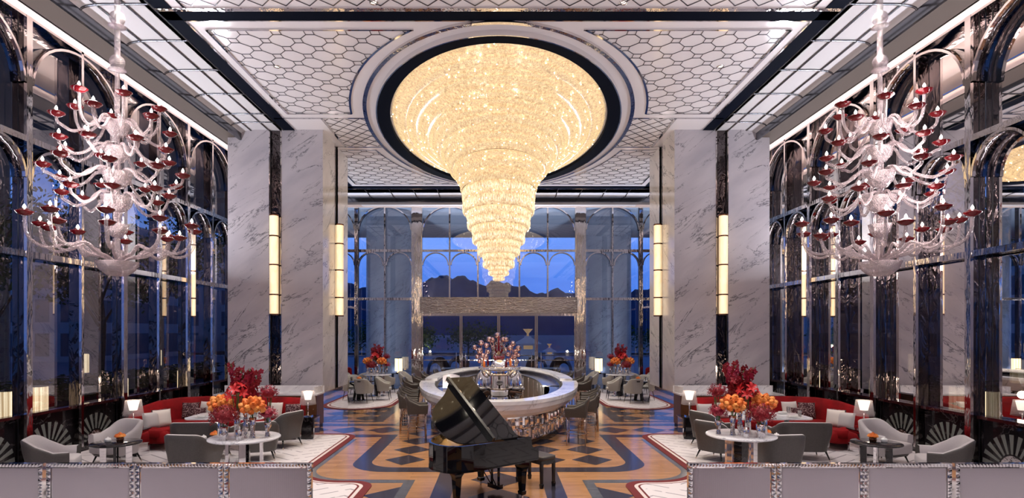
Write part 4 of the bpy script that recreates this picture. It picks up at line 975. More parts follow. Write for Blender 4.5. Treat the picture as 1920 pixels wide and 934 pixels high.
for s, w in ((-1, 'left'), (1, 'right')):
    o = thing('dining_table', 'rectangular white marble dining table in the crook of the %s red sofa' % w, 'dining table', (s * 6.05, 13.0, 0))
    a = MB(); a.prism(fillet([(-.85, -.5, .2), (.85, -.5, .2), (.85, .5, .2), (-.85, .5, .2)]), .71, .74); a.build('tabletop', 'marble_top', o)
    for sx in (-1, 1):
        q = MB(); q.lathe([(.20, 0), (.20, .02), (.06, .05), (.05, .68), (.14, .71)], (sx * .45, 0, 0), 20); q.build('leg', 'dark_marble', o)
    for k, (dx, dy) in enumerate(((-.5, -.3), (.45, -.3), (-.45, .3), (.5, .3))):
        q = MB(); q.lathe([(0, 0), (.07, 0), (.13, .015), (.128, .02), (.07, .008), (0, .008)], n=24); p_ = q.build('plate', 'porcelain'); p_.location = (s * 6.05 + dx, 13.0 + dy, .741); tag(p_, 'white dinner plate on the %s white marble table' % w, 'plate', 'plates on the %s dining table' % w)
        q = MB(); q.lathe([(0, 0), (.035, 0), (.042, .14), (.039, .14), (.033, .01), (0, .01)], n=16); p_ = q.build('tumbler', 'clear_glass'); p_.location = (s * 6.05 + dx + .19, 13.0 + dy + .1, .741); tag(p_, 'clear ribbed glass tumbler on the %s white marble table' % w, 'glass', 'tumblers on the %s dining table' % w)
        q = MB(); q.prism([(-.10, -.02), (.10, -.02), (.08, .03), (-.08, .03)], 0, .03); p_ = q.build('folded_napkin', 'linen'); p_.location = (s * 6.05 + dx, 13.0 + dy, .762); tag(p_, 'folded white napkin on a plate on the %s dining table' % w, 'napkin', 'napkins on the %s dining table' % w)

# ---- lamps
def table_lamp():
    o = thing('table_lamp', '', 'table lamp'); a = MB(); a.box(-.10, .10, -.07, .07, 0, .025); a.build('base', 'chrome', o)
    a = MB(); a.tube([(0, 0, .02), (0, 0, .34)], .012, 10); a.build('stem', 'chrome', o)
    a = MB(); a.lathe([(.20, .29), (.155, .62), (.15, .62), (.195, .29)], n=32); sh = a.build('outer_shade', 'smoke_acrylic', o)
    a = MB(); a.lathe([(0, .40), (.075, .405), (.115, .60), (.11, .60)], n=32); a.build('inner_shade', 'lamp_glow', o)
    return o
def lamp_stand():
    o = thing('lamp_side_table', '', 'side table'); a = MB(); a.box(-.25, .25, -.22, .22, .53, .55); a.build('tabletop', 'dark_marble', o)
    for sx in (-1, 1): q = MB(); q.box(sx * .21 - .012, sx * .21 + .012, -.2, .2, 0, .53); q.build('leg', 'chrome', o)
    q = MB(); q.box(-.13, .13, -.12, .12, 0, .53); q.build('pedestal', 'dark_marble', o); return o
KTL, KLS = Kit(table_lamp), Kit(lamp_stand)
for s, w in ((-1, 'left'), (1, 'right')):
    for (x_, y_, wh) in ((4.70, 14.2, 'at the walkway end of the %s red sofa' % w), (7.80, 12.3, 'by the front arm of the %s red sofa' % w)):
        KLS.put((s * x_, y_, 0), 0, 'small black lamp table ' + wh); KTL.put((s * x_, y_, .55), 0, 'glowing clear-shaded table lamp ' + wh)
        light('POINT', 'table_lamp_glow', (s * x_, y_, 1.30), 9, (1, .8, .6), size=.08)
# ---- cabinets in front of the pillars
for s, w in ((-1, 'left'), (1, 'right')):
    o = thing('marble_topped_cabinet', 'walnut service cabinet with white marble top in front of the %s pillar' % w, 'cabinet', (s * 6.3, 15.85, 0))
    a = MB(); a.box(-1.38, 1.38, -.28, .34, .1, .92); a.build('body', 'walnut', o); a = MB(); a.box(-1.36, 1.36, -.24, .34, 0, .1); a.build('plinth', 'dark_marble', o)
    a = MB(); a.box(-1.40, 1.40, -.30, .36, .92, .96); a.build('worktop', 'marble_top', o)
    a = MB(); a.box(-1.40, 1.40, .33, .36, .96, 1.14); a.grid([[(-s * 1.37 + s * .10 * (1 - cos(t)) , .34 - .5 * sin(t), z_) for t in (0, .4, .8, 1.2, 1.57)] for z_ in (.96, 1.14)]); a.build('upstand', 'marble_top', o)
    for k in range(5):
        x0 = -1.36 + k * .545; q = MB(); q.box(x0 + .01, x0 + .535, -.30, -.28, .70, .90); d_ = q.build('drawer', 'walnut', o); h_ = MB(); h_.tube([(x0 + .22, -.325, .80), (x0 + .33, -.325, .80)], .008, 6); h_.build('handle', 'brass', d_)
        q = MB(); q.box(x0 + .01, x0 + .535, -.30, -.28, .12, .68); d_ = q.build('door', 'walnut', o); h_ = MB(); h_.sph((x0 + .48, -.315, .55), .014, 8); h_.build('knob', 'brass', d_)

# ---- small table settings
def posy():
    o = thing('orange_posy', '', 'flower posy'); a = MB(); a.lathe([(0, 0), (.05, 0), (.062, .05), (.055, .09), (.05, .09), (0, .02)], n=16, flute=.05, fn=8); a.build('copper_bowl', 'copper_ring', o)
    rp = random.Random(4)
    for k in range(8):
        th = k * 2 * pi / 7; r0 = .055 if k < 7 else 0; blossom_mesh('ranunculus', o, (r0 * cos(th), r0 * sin(th), .115 + (.03 if k == 7 else 0)), .042, 'orange_petal' if k % 3 else 'orange_pale')
    return o
BL = {}
def blossom_mesh(kind, parent, loc, r, m, tilt=(0, 0)):
    key = (kind, m)
    if key not in BL:
        a = MB(); rb = random.Random(11)
        if kind == 'ranunculus':
            a.sph((0, 0, -.05), .86, 10, .8)
            for ringn, (rr, zz, np_) in enumerate(((.92, .05, 7), (.74, .38, 6), (.46, .62, 5), (.2, .75, 3))):
                for k in range(np_):
                    th = 2 * pi * (k + .5 * (ringn % 2)) / np_; c_, s_ = cos(th), sin(th); w_ = rr * 2.2 / np_ + .12
                    def P(u, v): # u across, v up
                        rad = rr * (1 - .30 * max(0, v) ** 2) + .10 * (1 - abs(u)); ang = th + u * 1.9 / np_ * 1.5
                        return (rad * cos(ang), rad * sin(ang), zz - .35 + v * .52 * (1 - .3 * u * u))
                    a.grid([[P(u, v) for u in (-1, -.5, 0, .5, 1)] for v in (0, .5, 1)])
        elif kind == 'amaryllis':
            for k in range(6):
                th = 2 * pi * k / 6; c_, s_ = cos(th), sin(th)
                R = []
                for t, w_, z_ in ((.05, .05, 0), (.35, .22, .18), (.70, .27, .32), (1.0, .16, .30), (1.25, .01, .22)):
                    R.append([(t * c_ - u * w_ * s_, t * s_ + u * w_ * c_, z_ + .06 * abs(u) + (.05 if k % 2 else 0)) for u in (-1, 0, 1)])
                a.grid(R)
            a.sph((0, 0, .08), .14, 8)
        elif kind == 'orchid':
            for k in range(5):
                th = 2 * pi * k / 5 + .3; c_, s_ = cos(th), sin(th)
                a.grid([[(t * c_ - u * w_ * s_, .15 * sin(t * 2) - .1 * abs(u), t * s_ + u * w_ * c_) for u in (-1, 0, 1)] for t, w_ in ((.1, .15), (.5, .42), (.9, .30), (1.05, .05))])
            a.sph((0, -.15, -.1), .26, 8)
        elif kind == 'floret':
            for q in range(9):
                c_ = (rb.uniform(-.6, .6), rb.uniform(-.6, .6), rb.uniform(-.5, .6))
                for k in range(4):
                    th = rb.random() * 6.28; ph = rb.uniform(-.6, 1.2); d = (cos(th) * cos(ph), sin(th) * cos(ph), sin(ph)); n_ = (-sin(th), cos(th), 0)
                    a.add([c_, tuple(c_[j] + d[j] * .32 + n_[j] * .16 for j in range(3)), tuple(c_[j] + d[j] * .5 for j in range(3)), tuple(c_[j] + d[j] * .32 - n_[j] * .16 for j in range(3))], [(0, 1, 2, 3)], True)
        BL[key] = a.build('blossom', m)
        o = BL[key]
        # keep the first as a real blossom
    else:
        o = BL[key].copy(); COL.objects.link(o)
    o.parent = parent; o.location = loc; o.scale = (r, r, r); o.rotation_euler = (tilt[0], tilt[1], (loc[0] * 37 + loc[1] * 91) % 6.28)
    return o
KP = Kit(posy)
def teapot():
    o = thing('lidded_sugar_pot', '', 'sugar pot'); a = MB(); a.lathe([(0, 0), (.045, 0), (.06, .03), (.055, .055)], n=20); a.build('pot', 'porcelain', o); a = MB(); a.lathe([(.057, .055), (.04, .08), (.01, .088), (.012, .1), (0, .105)], n=20); a.build('lid', 'porcelain', o); return o
KTP = Kit(teapot)
for (x_, y_, z_, wh) in ((-6.98, 10.62, .60, 'on the black table by the left windows'), (6.90, 10.62, .60, 'on the black table by the right windows'), (-5.50, 11.17, .54, 'on the black table beside the left flower table'), (5.30, 11.4, .54, 'on the black table beside the right flower table')):
    KP.put((x_, y_, z_), 0, 'small orange posy in a copper bowl ' + wh); KTP.put((x_ - .20 if x_ < 0 else x_ + .18, y_ - .04, z_), 0, 'small white lidded pot ' + wh)

# ---- big arrangements: mirrored vases, each holding a bunch
def vase(h, r, kind=0):
    o = thing('silver_vase', '', 'vase')
    pr = {0: [(0, 0), (r * .75, 0), (r * .8, h * .06), (r * .55, h * .3), (r * .62, h * .6), (r, h), (r * .93, h), (r * .5, h * .6), (0, h * .3)],
          1: [(0, 0), (r, 0), (r * .95, h * .5), (r, h), (r * .9, h), (r * .85, h * .5), (0, h * .1)],
          2: [(0, 0), (r * .6, 0), (r * .6, h * .04), (r * .2, h * .1), (r * .2, h * .25), (r, h * .45), (r * .9, h * .7), (r * .55, h * .85), (r * .8, h), (r * .7, h), (0, h * .5)]}[kind]
    a = MB(); a.lathe(pr, n=28, flute=.035, fn=9); a.build('body', 'silver_vase', o)
    a = MB(); a.lathe([(pr[-3][0] * 1.02, h - .012), (pr[-3][0] * 1.05, h), (pr[-3][0] * .95, h + .004)], n=28, flute=.035, fn=9); a.build('rim', 'chrome', o)
    return o
def bunch(kind, m1, m2, label, base, rad, n, top, r0, sd):
    """base = (x, y, z) of the vase mouth; top = height of dome centre above it"""
    o = thing({'ranunculus': 'ranunculus_bunch', 'amaryllis': 'amaryllis_bunch', 'orchid': 'orchid_spray', 'floret': 'floret_bunch'}[kind], label, 'flowers', base); rb = random.Random(sd)
    if kind == 'orchid':
        for q in range(n):
            ang = -.5 + q * 1.0 / max(1, n - 1); hh = top * (1 - .25 * rb.random()); P = [(0, 0, -.12), (ang * .25 * hh, .02, hh * .5), (ang * .65 * hh, rb.uniform(-.05, .05), hh)]
            a = MB(); a.tube(P, .006, 6); a.build('stem', 'stem_green', o)
            for k in range(22):
                t = .36 + .64 * k / 21; x_ = P[1][0] * 2 * t * (1 - t) + P[2][0] * t * t; z_ = -.12 * (1 - t) ** 2 + P[1][2] * 2 * t * (1 - t) + P[2][2] * t * t
                th = k * 2.4; rr = .060 * (1.25 - .6 * k / 21); blossom_mesh('orchid', o, (x_ + rr * cos(th), rr * sin(th), z_), r0 * (1.15 - .5 * k / 21), m1 if k % 3 else m2, (rb.uniform(-.4, .4), rb.uniform(-.5, .5)))
        return o
    a = MB()
    for q in range(5): a.tube([(rb.uniform(-.02, .02), rb.uniform(-.02, .02), -.12), (rb.uniform(-.5, .5) * rad, rb.uniform(-.5, .5) * rad, top)], .006, 6)
    a.build('stem', 'stem_green', o)
    if kind == 'floret': a = MB(); a.sph((0, 0, top), rad * .72, 12, .8); a.build('inner_mass', m2, o)
    k = 0
    for q in range(n):
        u = 1 - 1.55 * (q + .5) / n; th = q * 2.39996; rr = sqrt(max(0, 1 - u * u)) * rad; z_ = top + u * rad * .8
        tl = (-sin(th) * rr / rad * 1.1, 0)
        if kind == 'amaryllis':
            b_ = blossom_mesh(kind, o, (rr * cos(th) * .9, rr * sin(th) * .9, z_), r0, m1 if q % 3 else m2); b_.rotation_euler = (0, rr / rad * 1.2, th)
        else:
            b_ = blossom_mesh(kind, o, (rr * cos(th), rr * sin(th), z_), r0 * rb.uniform(.85, 1.15), m1 if q % 3 else m2); b_.rotation_euler = (0, math.acos(max(-1, min(1, u))) * .9, th)
    return o
ARR = {'left': [(-.40, .02, .30, .055, 1, 'ran', .17, 24, .22), (.22, -.20, .34, .06, 0, 'ran2', .17, 24, .18), (-.12, .0, .42, .05, 1, 'ama', .15, 9, .30), (-.05, .16, .40, .05, 0, 'orc', 0, 4, .86), (.34, .14, .34, .05, 2, 'mag', .14, 22, .36), (-.18, -.34, .22, .07, 1, 'dk', .19, 34, .16), (.40, -.06, .24, .055, 0, 'pk', .13, 22, .15), (.06, -.34, .17, .05, 1, None, 0, 0, 0), (.06, -.10, .30, .045, 2, None, 0, 0, 0)]}
ARR['right'] = [(-x_, *r_) for (x_, *r_) in ARR['left']]
SPEC = {'ran': ('ranunculus', 'orange_pale', 'orange_petal', 'domed bunch of pale orange ranunculus', .055), 'ran2': ('ranunculus', 'orange_petal', 'orange_pale', 'domed bunch of deep orange ranunculus', .055), 'ama': ('amaryllis', 'red_petal', 'red_petal', 'bunch of large bright red amaryllis', .088), 'orc': ('orchid', 'dark_red_petal', 'magenta_petal', 'tall spires of burgundy orchids', .072), 'mag': ('floret', 'magenta_petal', 'dark_red_petal', 'round bunch of magenta florets', .05), 'dk': ('floret', 'dark_red_petal', 'dark_red_petal', 'loose bunch of dark red florets', .06), 'pk': ('floret', 'pink_petal', 'magenta_petal', 'bunch of dusty pink florets', .045)}
first = {}
def arrange(key, cx, cy, cz, where, sc=1.0):
    nv = 0
    for i, (dx, dy, h, r, kd, fk, rad, n, top) in enumerate(ARR[key]):
        x_, y_ = cx + dx * sc, cy + dy * sc; h *= sc; r *= sc
        v = vase(h, r, kd); v.location = (x_, y_, cz)
        if fk:
            sp = SPEC[fk]; v['label'] = 'mirrored silver vase holding the %s %s' % (sp[3], where)
            bunch(sp[0], sp[1], sp[2], '%s %s' % (sp[3], where), (x_, y_, cz + h), rad * sc, n, top * sc, sp[4] * sc, i + int(abs(cx) * 10))
        else: nv += 1; v['label'] = '%s empty silver vase %s' % (('low wide', 'slim footed')[nv - 1], where)
arrange('left', -4.20, 9.52, .90, 'on the left flower table')
arrange('right', 4.10, 9.75, .90, 'on the right flower table')

# ============================================================= BACK DINING AREAS
def black_table():
    o = thing('round_dining_table', '', 'dining table'); a = MB(); a.lathe([(0, .75), (.58, .75), (.60, .74), (.58, .72), (0, .72)], n=40); a.build('tabletop', 'dark_marble', o)
    for k in range(4):
        th = k * pi / 2 + .4; q = MB(); q.tube([(.18 * cos(th), .18 * sin(th), .0), (.12 * cos(th), .12 * sin(th), .4), (.16 * cos(th), .16 * sin(th), .58), (.42 * cos(th), .42 * sin(th), .72)], [.05, .045, .04, .02], 8); q.build('leg', 'black_wood', o)
    q = MB(); q.lathe([(0, .025), (.26, .02), (.27, 0), (0, 0)], n=24); q.build('base_plate', 'chrome', o); return o
KBT = Kit(black_table)
for s, w in ((-1, 'left'), (1, 'right')):
    KBT.put((s * 5.35, 22.0, 0), 0, 'round black dining table laid with glasses behind the %s pillar' % w)
    KFT.put((s * 4.95, 23.5, 0), .2, 'flower table among pale chairs near the %s back window' % w)
    arrange(w, s * 4.95, 23.5, .90, 'near the %s back window' % w, 1.0)
    for k, (x_, y_, rz, wh) in enumerate(((4.98, 21.25, .25, 'with its back to the camera'), (5.85, 21.3, -.5, 'nearest the marble pillar'), (4.42, 22.2, 1.5, 'on its walkway side'), (5.8, 22.8, pi - .5, 'on its far side'), (6.28, 22.2, -1.6, 'on its window side'))):
        KDI.put((s * x_, y_, 0), s * rz, 'pale dining chair at the %s round black table, %s' % (w, wh))
    for k, (x_, y_, rz, wh) in enumerate(((4.78, 24.75, 1.0, 'just beyond the flower table, turned sideways'), (3.98, 24.95, 1.9, 'farthest toward the doors'), (5.9, 24.2, -1.4, 'between flower table and red bench'), (6.6, 24.8, .2, 'in front of the red bench'))):
        KDI.put((s * x_, y_, 0), s * rz, 'pale dining chair near the %s back window, %s' % (w, wh))
    KP.put((s * 5.32, 21.95, .75), 0, 'small orange posy in a copper bowl on the round black table behind the %s pillar' % w)
    for k, (dx, dy) in enumerate(((-.3, .1), (.25, -.2), (.3, .2))):
        q = MB(); q.lathe([(0, 0), (.035, 0), (.042, .14), (.039, .14), (.033, .01), (0, .01)], n=12); p_ = q.build('tumbler', 'clear_glass'); p_.location = (s * 5.35 + dx, 22 + dy, .75); tag(p_, 'clear tumbler on the round black table behind the %s pillar' % w, 'glass', 'tumblers on the %s black table' % w)
        q = MB(); q.lathe([(0, 0), (.07, 0), (.12, .015), (.118, .02), (0, .008)], n=20); p_ = q.build('plate', 'porcelain'); p_.location = (s * 5.35 + dx * 1.1 - .1, 22 - dy, .75); tag(p_, 'white plate on the round black table behind the %s pillar' % w, 'plate', 'plates on the %s black table' % w)
    o = thing('red_bench', 'red velvet bench against the back windows on the %s' % w, 'bench', (s * 7.8, 26.0, 0)); a = MB(); a.sup((0, 0, .3), (2.2, .7, .34), .25, n=24); a.build('seat', 'red_velvet', o); a = MB(); a.sup((0, .32, .7), (2.2, .16, .66), .3, n=24); a.build('backrest', 'red_velvet', o)
    for k in range(4):
        q = MB(); q.tube([((-1) ** k * .9, (-.25 if k < 2 else .25), 0), ((-1) ** k * .9, (-.25 if k < 2 else .25), .16)], .02, 8); q.build('leg', 'chrome', o)
    cushion((s * 7.3, 25.95, .66), .40, 0, -.25, 'cushion_cream', 'cream cushion on the red bench at the %s back window' % w)
    cushion((s * 7.75, 25.92, .66), .40, .1, -.25, 'cushion_silver', 'silver-grey cushion on the red bench at the %s back window' % w)

# ============================================================= PIANO
pf = (-.78, -.62); pl = math.hypot(*pf); FX, FY = pf[0] / pl, pf[1] / pl
ang_p = atan2(FY, FX)     # local +x = towards tail; local +y = right of it ... treble is -y side
K0 = (.62, 9.12)
pn = thing('grand_piano', 'glossy black baby grand piano with raised lid standing before the oval bar', 'piano', (K0[0], K0[1], 0), ang_p)
# local: x from keyboard front (0) to tail (1.62); y = 0 spine, y = -1.45 treble
out = [(.22, 0), (1.25, 0), (1.48, -.05), (1.62, -.2), (1.67, -.42), (1.63, -.64), (1.50, -.83), (1.32, -.97), (1.15, -1.10), (1.02, -1.24), (.92, -1.38), (.78, -1.45), (.22, -1.45)]
def smooth_out(p, keep=(0, 12)):
    q = [p[0]]
    for i in range(1, len(p) - 1):
        a_, b_, c_ = p[i - 1], p[i], p[i + 1]
        for t in (.33, .67): u = t; q.append(tuple(.5 * ((1 - u) ** 2 * (a_[j] + b_[j]) + 2 * u * (1 - u) * 2 * b_[j] * .5 * 2 / 2 + u * u * (b_[j] + c_[j])) if False else ((1 - u) ** 2 * (a_[j] + b_[j]) / 2 + 2 * u * (1 - u) * b_[j] + u * u * (b_[j] + c_[j]) / 2) for j in range(2)))
    q.append(p[-1]); return q
OUT = smooth_out(out); ccx, ccy = .75, -.7
def inset(p, d): 
    r = []
    n = len(p)
    for i in range(n):
        a_, b_ = p[i - 1], p[(i + 1) % n]; t = (b_[0] - a_[0], b_[1] - a_[1]); l = math.hypot(*t) or 1; r.append((p[i][0] - t[1] / l * -d * -1 * -1, p[i][1] + t[0] / l * -d * 1)) 
    return r
INN = [(x_ + (ccx - x_) * .05, y_ + (ccy - y_) * .05) for x_, y_ in OUT]
z0, z1 = .62, 1.0
a = MB(); n = len(OUT)
a.grid([[(*p, z0) for p in OUT], [(*p, z1) for p in OUT], [(*p, z1) for p in INN], [(*p, z0 + .05) for p in INN]], False, True); a.build('rim_case', 'piano_black', pn)
a = MB(); a.prism(OUT, z0 - .01, z0 + .02); a.build('bottom', 'piano_black', pn)
a = MB(); a.prism([(x_ + (ccx - x_) * .055, y_ + (ccy - y_) * .055) for x_, y_ in OUT], .84, .85); a.build('soundboard', 'soundboard', pn)
a = MB(); a.tube([(.35, -.2, .88), (1.45, -.3, .88)], .02, 6); a.tube([(.35, -.7, .88), (1.25, -.55, .88)], .02, 6); a.tube([(.35, -1.1, .88), (.85, -1.1, .88)], .02, 6); a.box(.30, .42, -1.38, -.06, .86, .90); a.build('iron_frame', 'gold_plate', pn)
a = MB()
for k in range(40): y_ = -.1 - k * .032; a.tube([(.42, y_, .885), (1.4 - .012 * k, y_ * .9 - .04, .885)], .0015, 3)
o = a.build('strings', 'chrome', pn)
# arms (cheeks) and key bed
for y0, y1 in ((-.06, 0), (-1.45, -1.39)):
    a = MB(); pr = [(.26, 1.0), (.26, z0), (-.02, z0), (-.02, .78), (.06, .80), (.12, .86), (.14, 1.0)]
    a.prism(pr, y0, y1, lambda x, y, z: (x, z, y)); a.build('cheek', 'piano_black', pn)
a = MB(); a.box(-.02, .26, -1.40, -.05, z0, .68); a.build('key_bed', 'piano_black', pn)
a = MB(); a.box(.14, .26, -1.40, -.05, .68, .98); a.build('fallboard', 'piano_black', pn)
a = MB(); a.m = 0
for k in range(52): y_ = -.09 - k * .0237; a.box(0, .14, y_ - .0228, y_, .68, .72)
a.m = 1
for k in range(51):
    if k % 7 in (2, 6): continue
    y_ = -.09 - (k + 1) * .0237; a.box(.05, .14, y_ - .006, y_ + .006, .72, .735)
a.build('keys', ['ivory', 'black_wood'], pn)
a = MB(); a.tube([(.30, -.35, 1.0), (.30, -.35, 1.0)], .01, 4); a.box(.36, .38, -1.1, -.35, 1.0, 1.02); a.build('music_desk', 'piano_black', pn)
# lid (hinged on the spine y=0), tilted 35 deg, with the folded front flap
th_l = radians(34)
def LT(x, y, z): return (x, y * cos(th_l) + z * sin(th_l), 1.005 - y * sin(th_l) + z * cos(th_l))
LO = [(.44, .015)] + [(x_ * 1.0 + .01, y_ * 1.02) for x_, y_ in OUT[1:-1] if x_ > .46] + [(.44, -1.48)]
a = MB(); a.prism(LO, 0, .022, LT); lid = a.build('lid', 'piano_black', pn)
a = MB(); a.prism([(.44, .01), (.90, .01), (.90, -1.50), (.44, -1.50)], .028, .05, LT); a.build('front_lid', 'piano_black', lid)
a = MB(); a.box(.885, .935, -1.49, -.0, .022, .085, LT); a.build('lid_joint', 'black_wood', lid)
a = MB()
for y_ in (-.2, -.65, -1.1): a.box(.855, .875, y_ - .06, y_, .05, .062, LT)
a.build('hinge', 'brass', lid)
a = MB(); a.tube([(.75, -1.38, .98), LT(.8, -1.25, 0)], .012, 6); a.build('prop_stick', 'piano_black', pn)
for (x_, y_) in ((.20, -.15), (.20, -1.24), (1.28, -.40)):
    a = MB(); R = []
    for zz, ww in ((.62, .085), (.52, .08), (.48, .06), (.46, .055), (.14, .038), (.13, .05), (.08, .045), (.07, .03)): R.append([(x_ + sx * ww, y_ + sy * ww, zz) for sx, sy in ((-1, -1), (1, -1), (1, 1), (-1, 1))])
    a.grid(R, False, True); l_ = a.build('leg', 'piano_black', pn)
    q = MB(); q.lathe([(.0, .07), (.02, .07), (.02, .05)], (x_, y_, 0), 12); q.sph((x_, y_, .028), .028, 10); q.build('caster', 'brass', l_)
a = MB(); a.bar((.30, -.62, .62), (.30, -.62, .14), .03); a.bar((.30, -.80, .62), (.30, -.80, .14), .03); a.box(.24, .36, -.84, -.58, .08, .15); a.tube([(.62, -.60, .62), (.34, -.64, .14)], .009, 6); a.tube([(.62, -.84, .62), (.34, -.78, .14)], .009, 6); ly = a.build('pedal_lyre', 'piano_black', pn)
for k in range(3): q = MB(); q.sup((.20, -.66 - k * .05, .09), (.10, .022, .014), .5); q.build('pedal', 'brass', ly)
bn = thing('piano_bench', 'black piano bench with dark padded seat behind the keyboard of the grand piano', 'bench', (K0[0] - FX * .26 - FY * -.0 + .0, K0[1] - FY * .26, 0), ang_p)
bn.location = (.64, 10.05, 0)
a = MB(); a.sup((0, 0, .50), (.36, .72, .08), .25, n=24); a.build('seat', 'leather_stool', bn); a = MB(); a.box(-.16, .16, -.33, .33, .40, .46); a.build('frame', 'black_wood', bn)
for sx in (-1, 1):
    for sy in (-1, 1): q = MB(); q.grid([[(sx * .14 + a_ * w_, sy * .31 + b_ * w_, z_) for a_, b_ in ((-1, -1), (1, -1), (1, 1), (-1, 1))] for z_, w_ in ((.42, .024), (.08, .02), (.07, .028), (.0, .022))], False, True); q.build('leg', 'black_wood', bn)

# ============================================================= REEDED SCREENS IN FRONT
def screen():
    o = thing('reeded_glass_screen', '', 'screen'); w_ = 1.09; h0, h1 = .12, 1.0
    a = MB(); n = 80; amp = .024; R = []
    for z_ in (h0 + .06, h1 - .06): R.append([(-w_ / 2 + .06 + (w_ - .12) * k / n, amp * (k % 2) * -1, z_) for k in range(n + 1)])
    a.grid(R, False); a.build('reeded_pane', 'reeded', o)
    a = MB()
    for x_ in (-w_ / 2 + .03, w_ / 2 - .03): a.box(x_ - .025, x_ + .025, -.03, .03, 0, h1)
    a.box(-w_ / 2, w_ / 2, -.03, .03, h1 - .045, h1); a.box(-w_ / 2, w_ / 2, -.03, .03, h0, h0 + .06); a.build('frame', 'chrome', o)
    a = MB()
    for x_ in (-w_ / 2 + .03, w_ / 2 - .03):
        for k in range(22):
            z_ = .10 + k * .04; a.add([(x_ - .026, -.031, z_), (x_ + .026, -.031, z_), (x_ + .026, -.031, z_ + .036), (x_ - .026, -.031, z_ + .036), (x_ + (.012 if k % 2 else -.012), -.047, z_ + .018)], [(0, 1, 4), (1, 2, 4), (2, 3, 4), (3, 0, 4)])
    for k in range(26):
        x_ = -w_ / 2 + .02 + k * .0405; a.add([(x_, -.031, h1 - .044), (x_ + .036, -.031, h1 - .044), (x_ + .036, -.031, h1 - .002), (x_, -.031, h1 - .002), (x_ + .018, -.042, h1 - .023)], [(0, 1, 4), (1, 2, 4), (2, 3, 4), (3, 0, 4)])
    a.build('cut_glass_edge', 'chrome', o)
    return o
KSC = Kit(screen)
for s, w, xs in ((-1, 'left', (2.86, 3.96, 5.06, 6.19)), (1, 'right', (2.89, 3.99, 5.07, 6.20))):
    for i, x_ in enumerate(xs): KSC.put((s * x_, 7.16, 0), 0, 'low chrome-framed reeded glass screen, %s from the aisle on the %s' % (('first', 'second', 'third', 'fourth')[i], w), 'reeded screens on the %s' % w)
# ============================================================= OUTDOORS
a = MB(); a.box(-90, 90, -60, 160, -.5, -.21); struct(a.build('ground', 'stone_paving_dusk'))
a = MB(); a.box(-30, 30, 27.15, 60, -.21, -.02); a.box(-16, -9.6, -8, 27.15, -.21, -.02); a.box(9.6, 16, -8, 27.15, -.21, -.02); struct(a.build('terrace', 'stone_paving_dusk'))
# hills
rh = random.Random(2); a = MB()
def hill(x0, x1, y, hf, n=600):
    R = []
    for j, (dy, k) in enumerate(((0, 0), (10, .6), (22, .9), (34, 1), (60, .8))):
        R.append([(x0 + (x1 - x0) * i / n, y + dy, -1 + k * hf(i / n) * (1 + .012 * sin(i * 1.9 + j))) for i in range(n + 1)])
    a.grid(R)
hill(-260, 260, 160, lambda t: 21 + 5 * sin(t * 9.5 + .2) + 2.0 * sin(t * 31) + .8 * sin(t * 177) + .6 * sin(t * 331) + .4 * sin(t * 611) + 4 * math.exp(-((t - .47) * 14) ** 2))
struct(a.build('hill', 'hill_dusk_blue'))
def canopy(name_thing, label, loc, h, rad, n, sd, group=None, trunk=.12):
    o = thing(name_thing, label, 'tree', loc, 0, group); r0 = random.Random(sd); q = MB()
    q.tube([(0, 0, 0), (r0.uniform(-.1, .1), r0.uniform(-.1, .1), h * .45), (0, 0, h * .75)], [trunk, trunk * .8, trunk * .4], 8)
    tips = []
    for k in range(9):
        th = r0.random() * 6.28; z_ = h * (.4 + .3 * r0.random()); e_ = (rad * .8 * cos(th), rad * .8 * sin(th), z_ + h * .22); q.tube([(0, 0, z_), (e_[0] * .5, e_[1] * .5, z_ + h * .14), e_], [trunk * .45, trunk * .3, trunk * .12], 6); tips.append(e_)
    q.build('trunk', 'bark', o); q = MB()
    tips.append((0, 0, h * .85))
    for k in range(n):
        c_ = tips[k % len(tips)]; p = tuple(c_[j] + r0.gauss(0, rad * .26) for j in range(3)); s_ = .09 + .09 * r0.random(); u = [r0.uniform(-1, 1) for _ in range(3)]; v = [r0.uniform(-1, 1) for _ in range(3)]
        q.add([p, tuple(p[j] + u[j] * s_ for j in range(3)), tuple(p[j] + (u[j] + v[j]) * s_ for j in range(3)), tuple(p[j] + v[j] * s_ * .8 for j in range(3))], [(0, 1, 2, 3)])
    q.build('foliage', 'foliage', o); return o
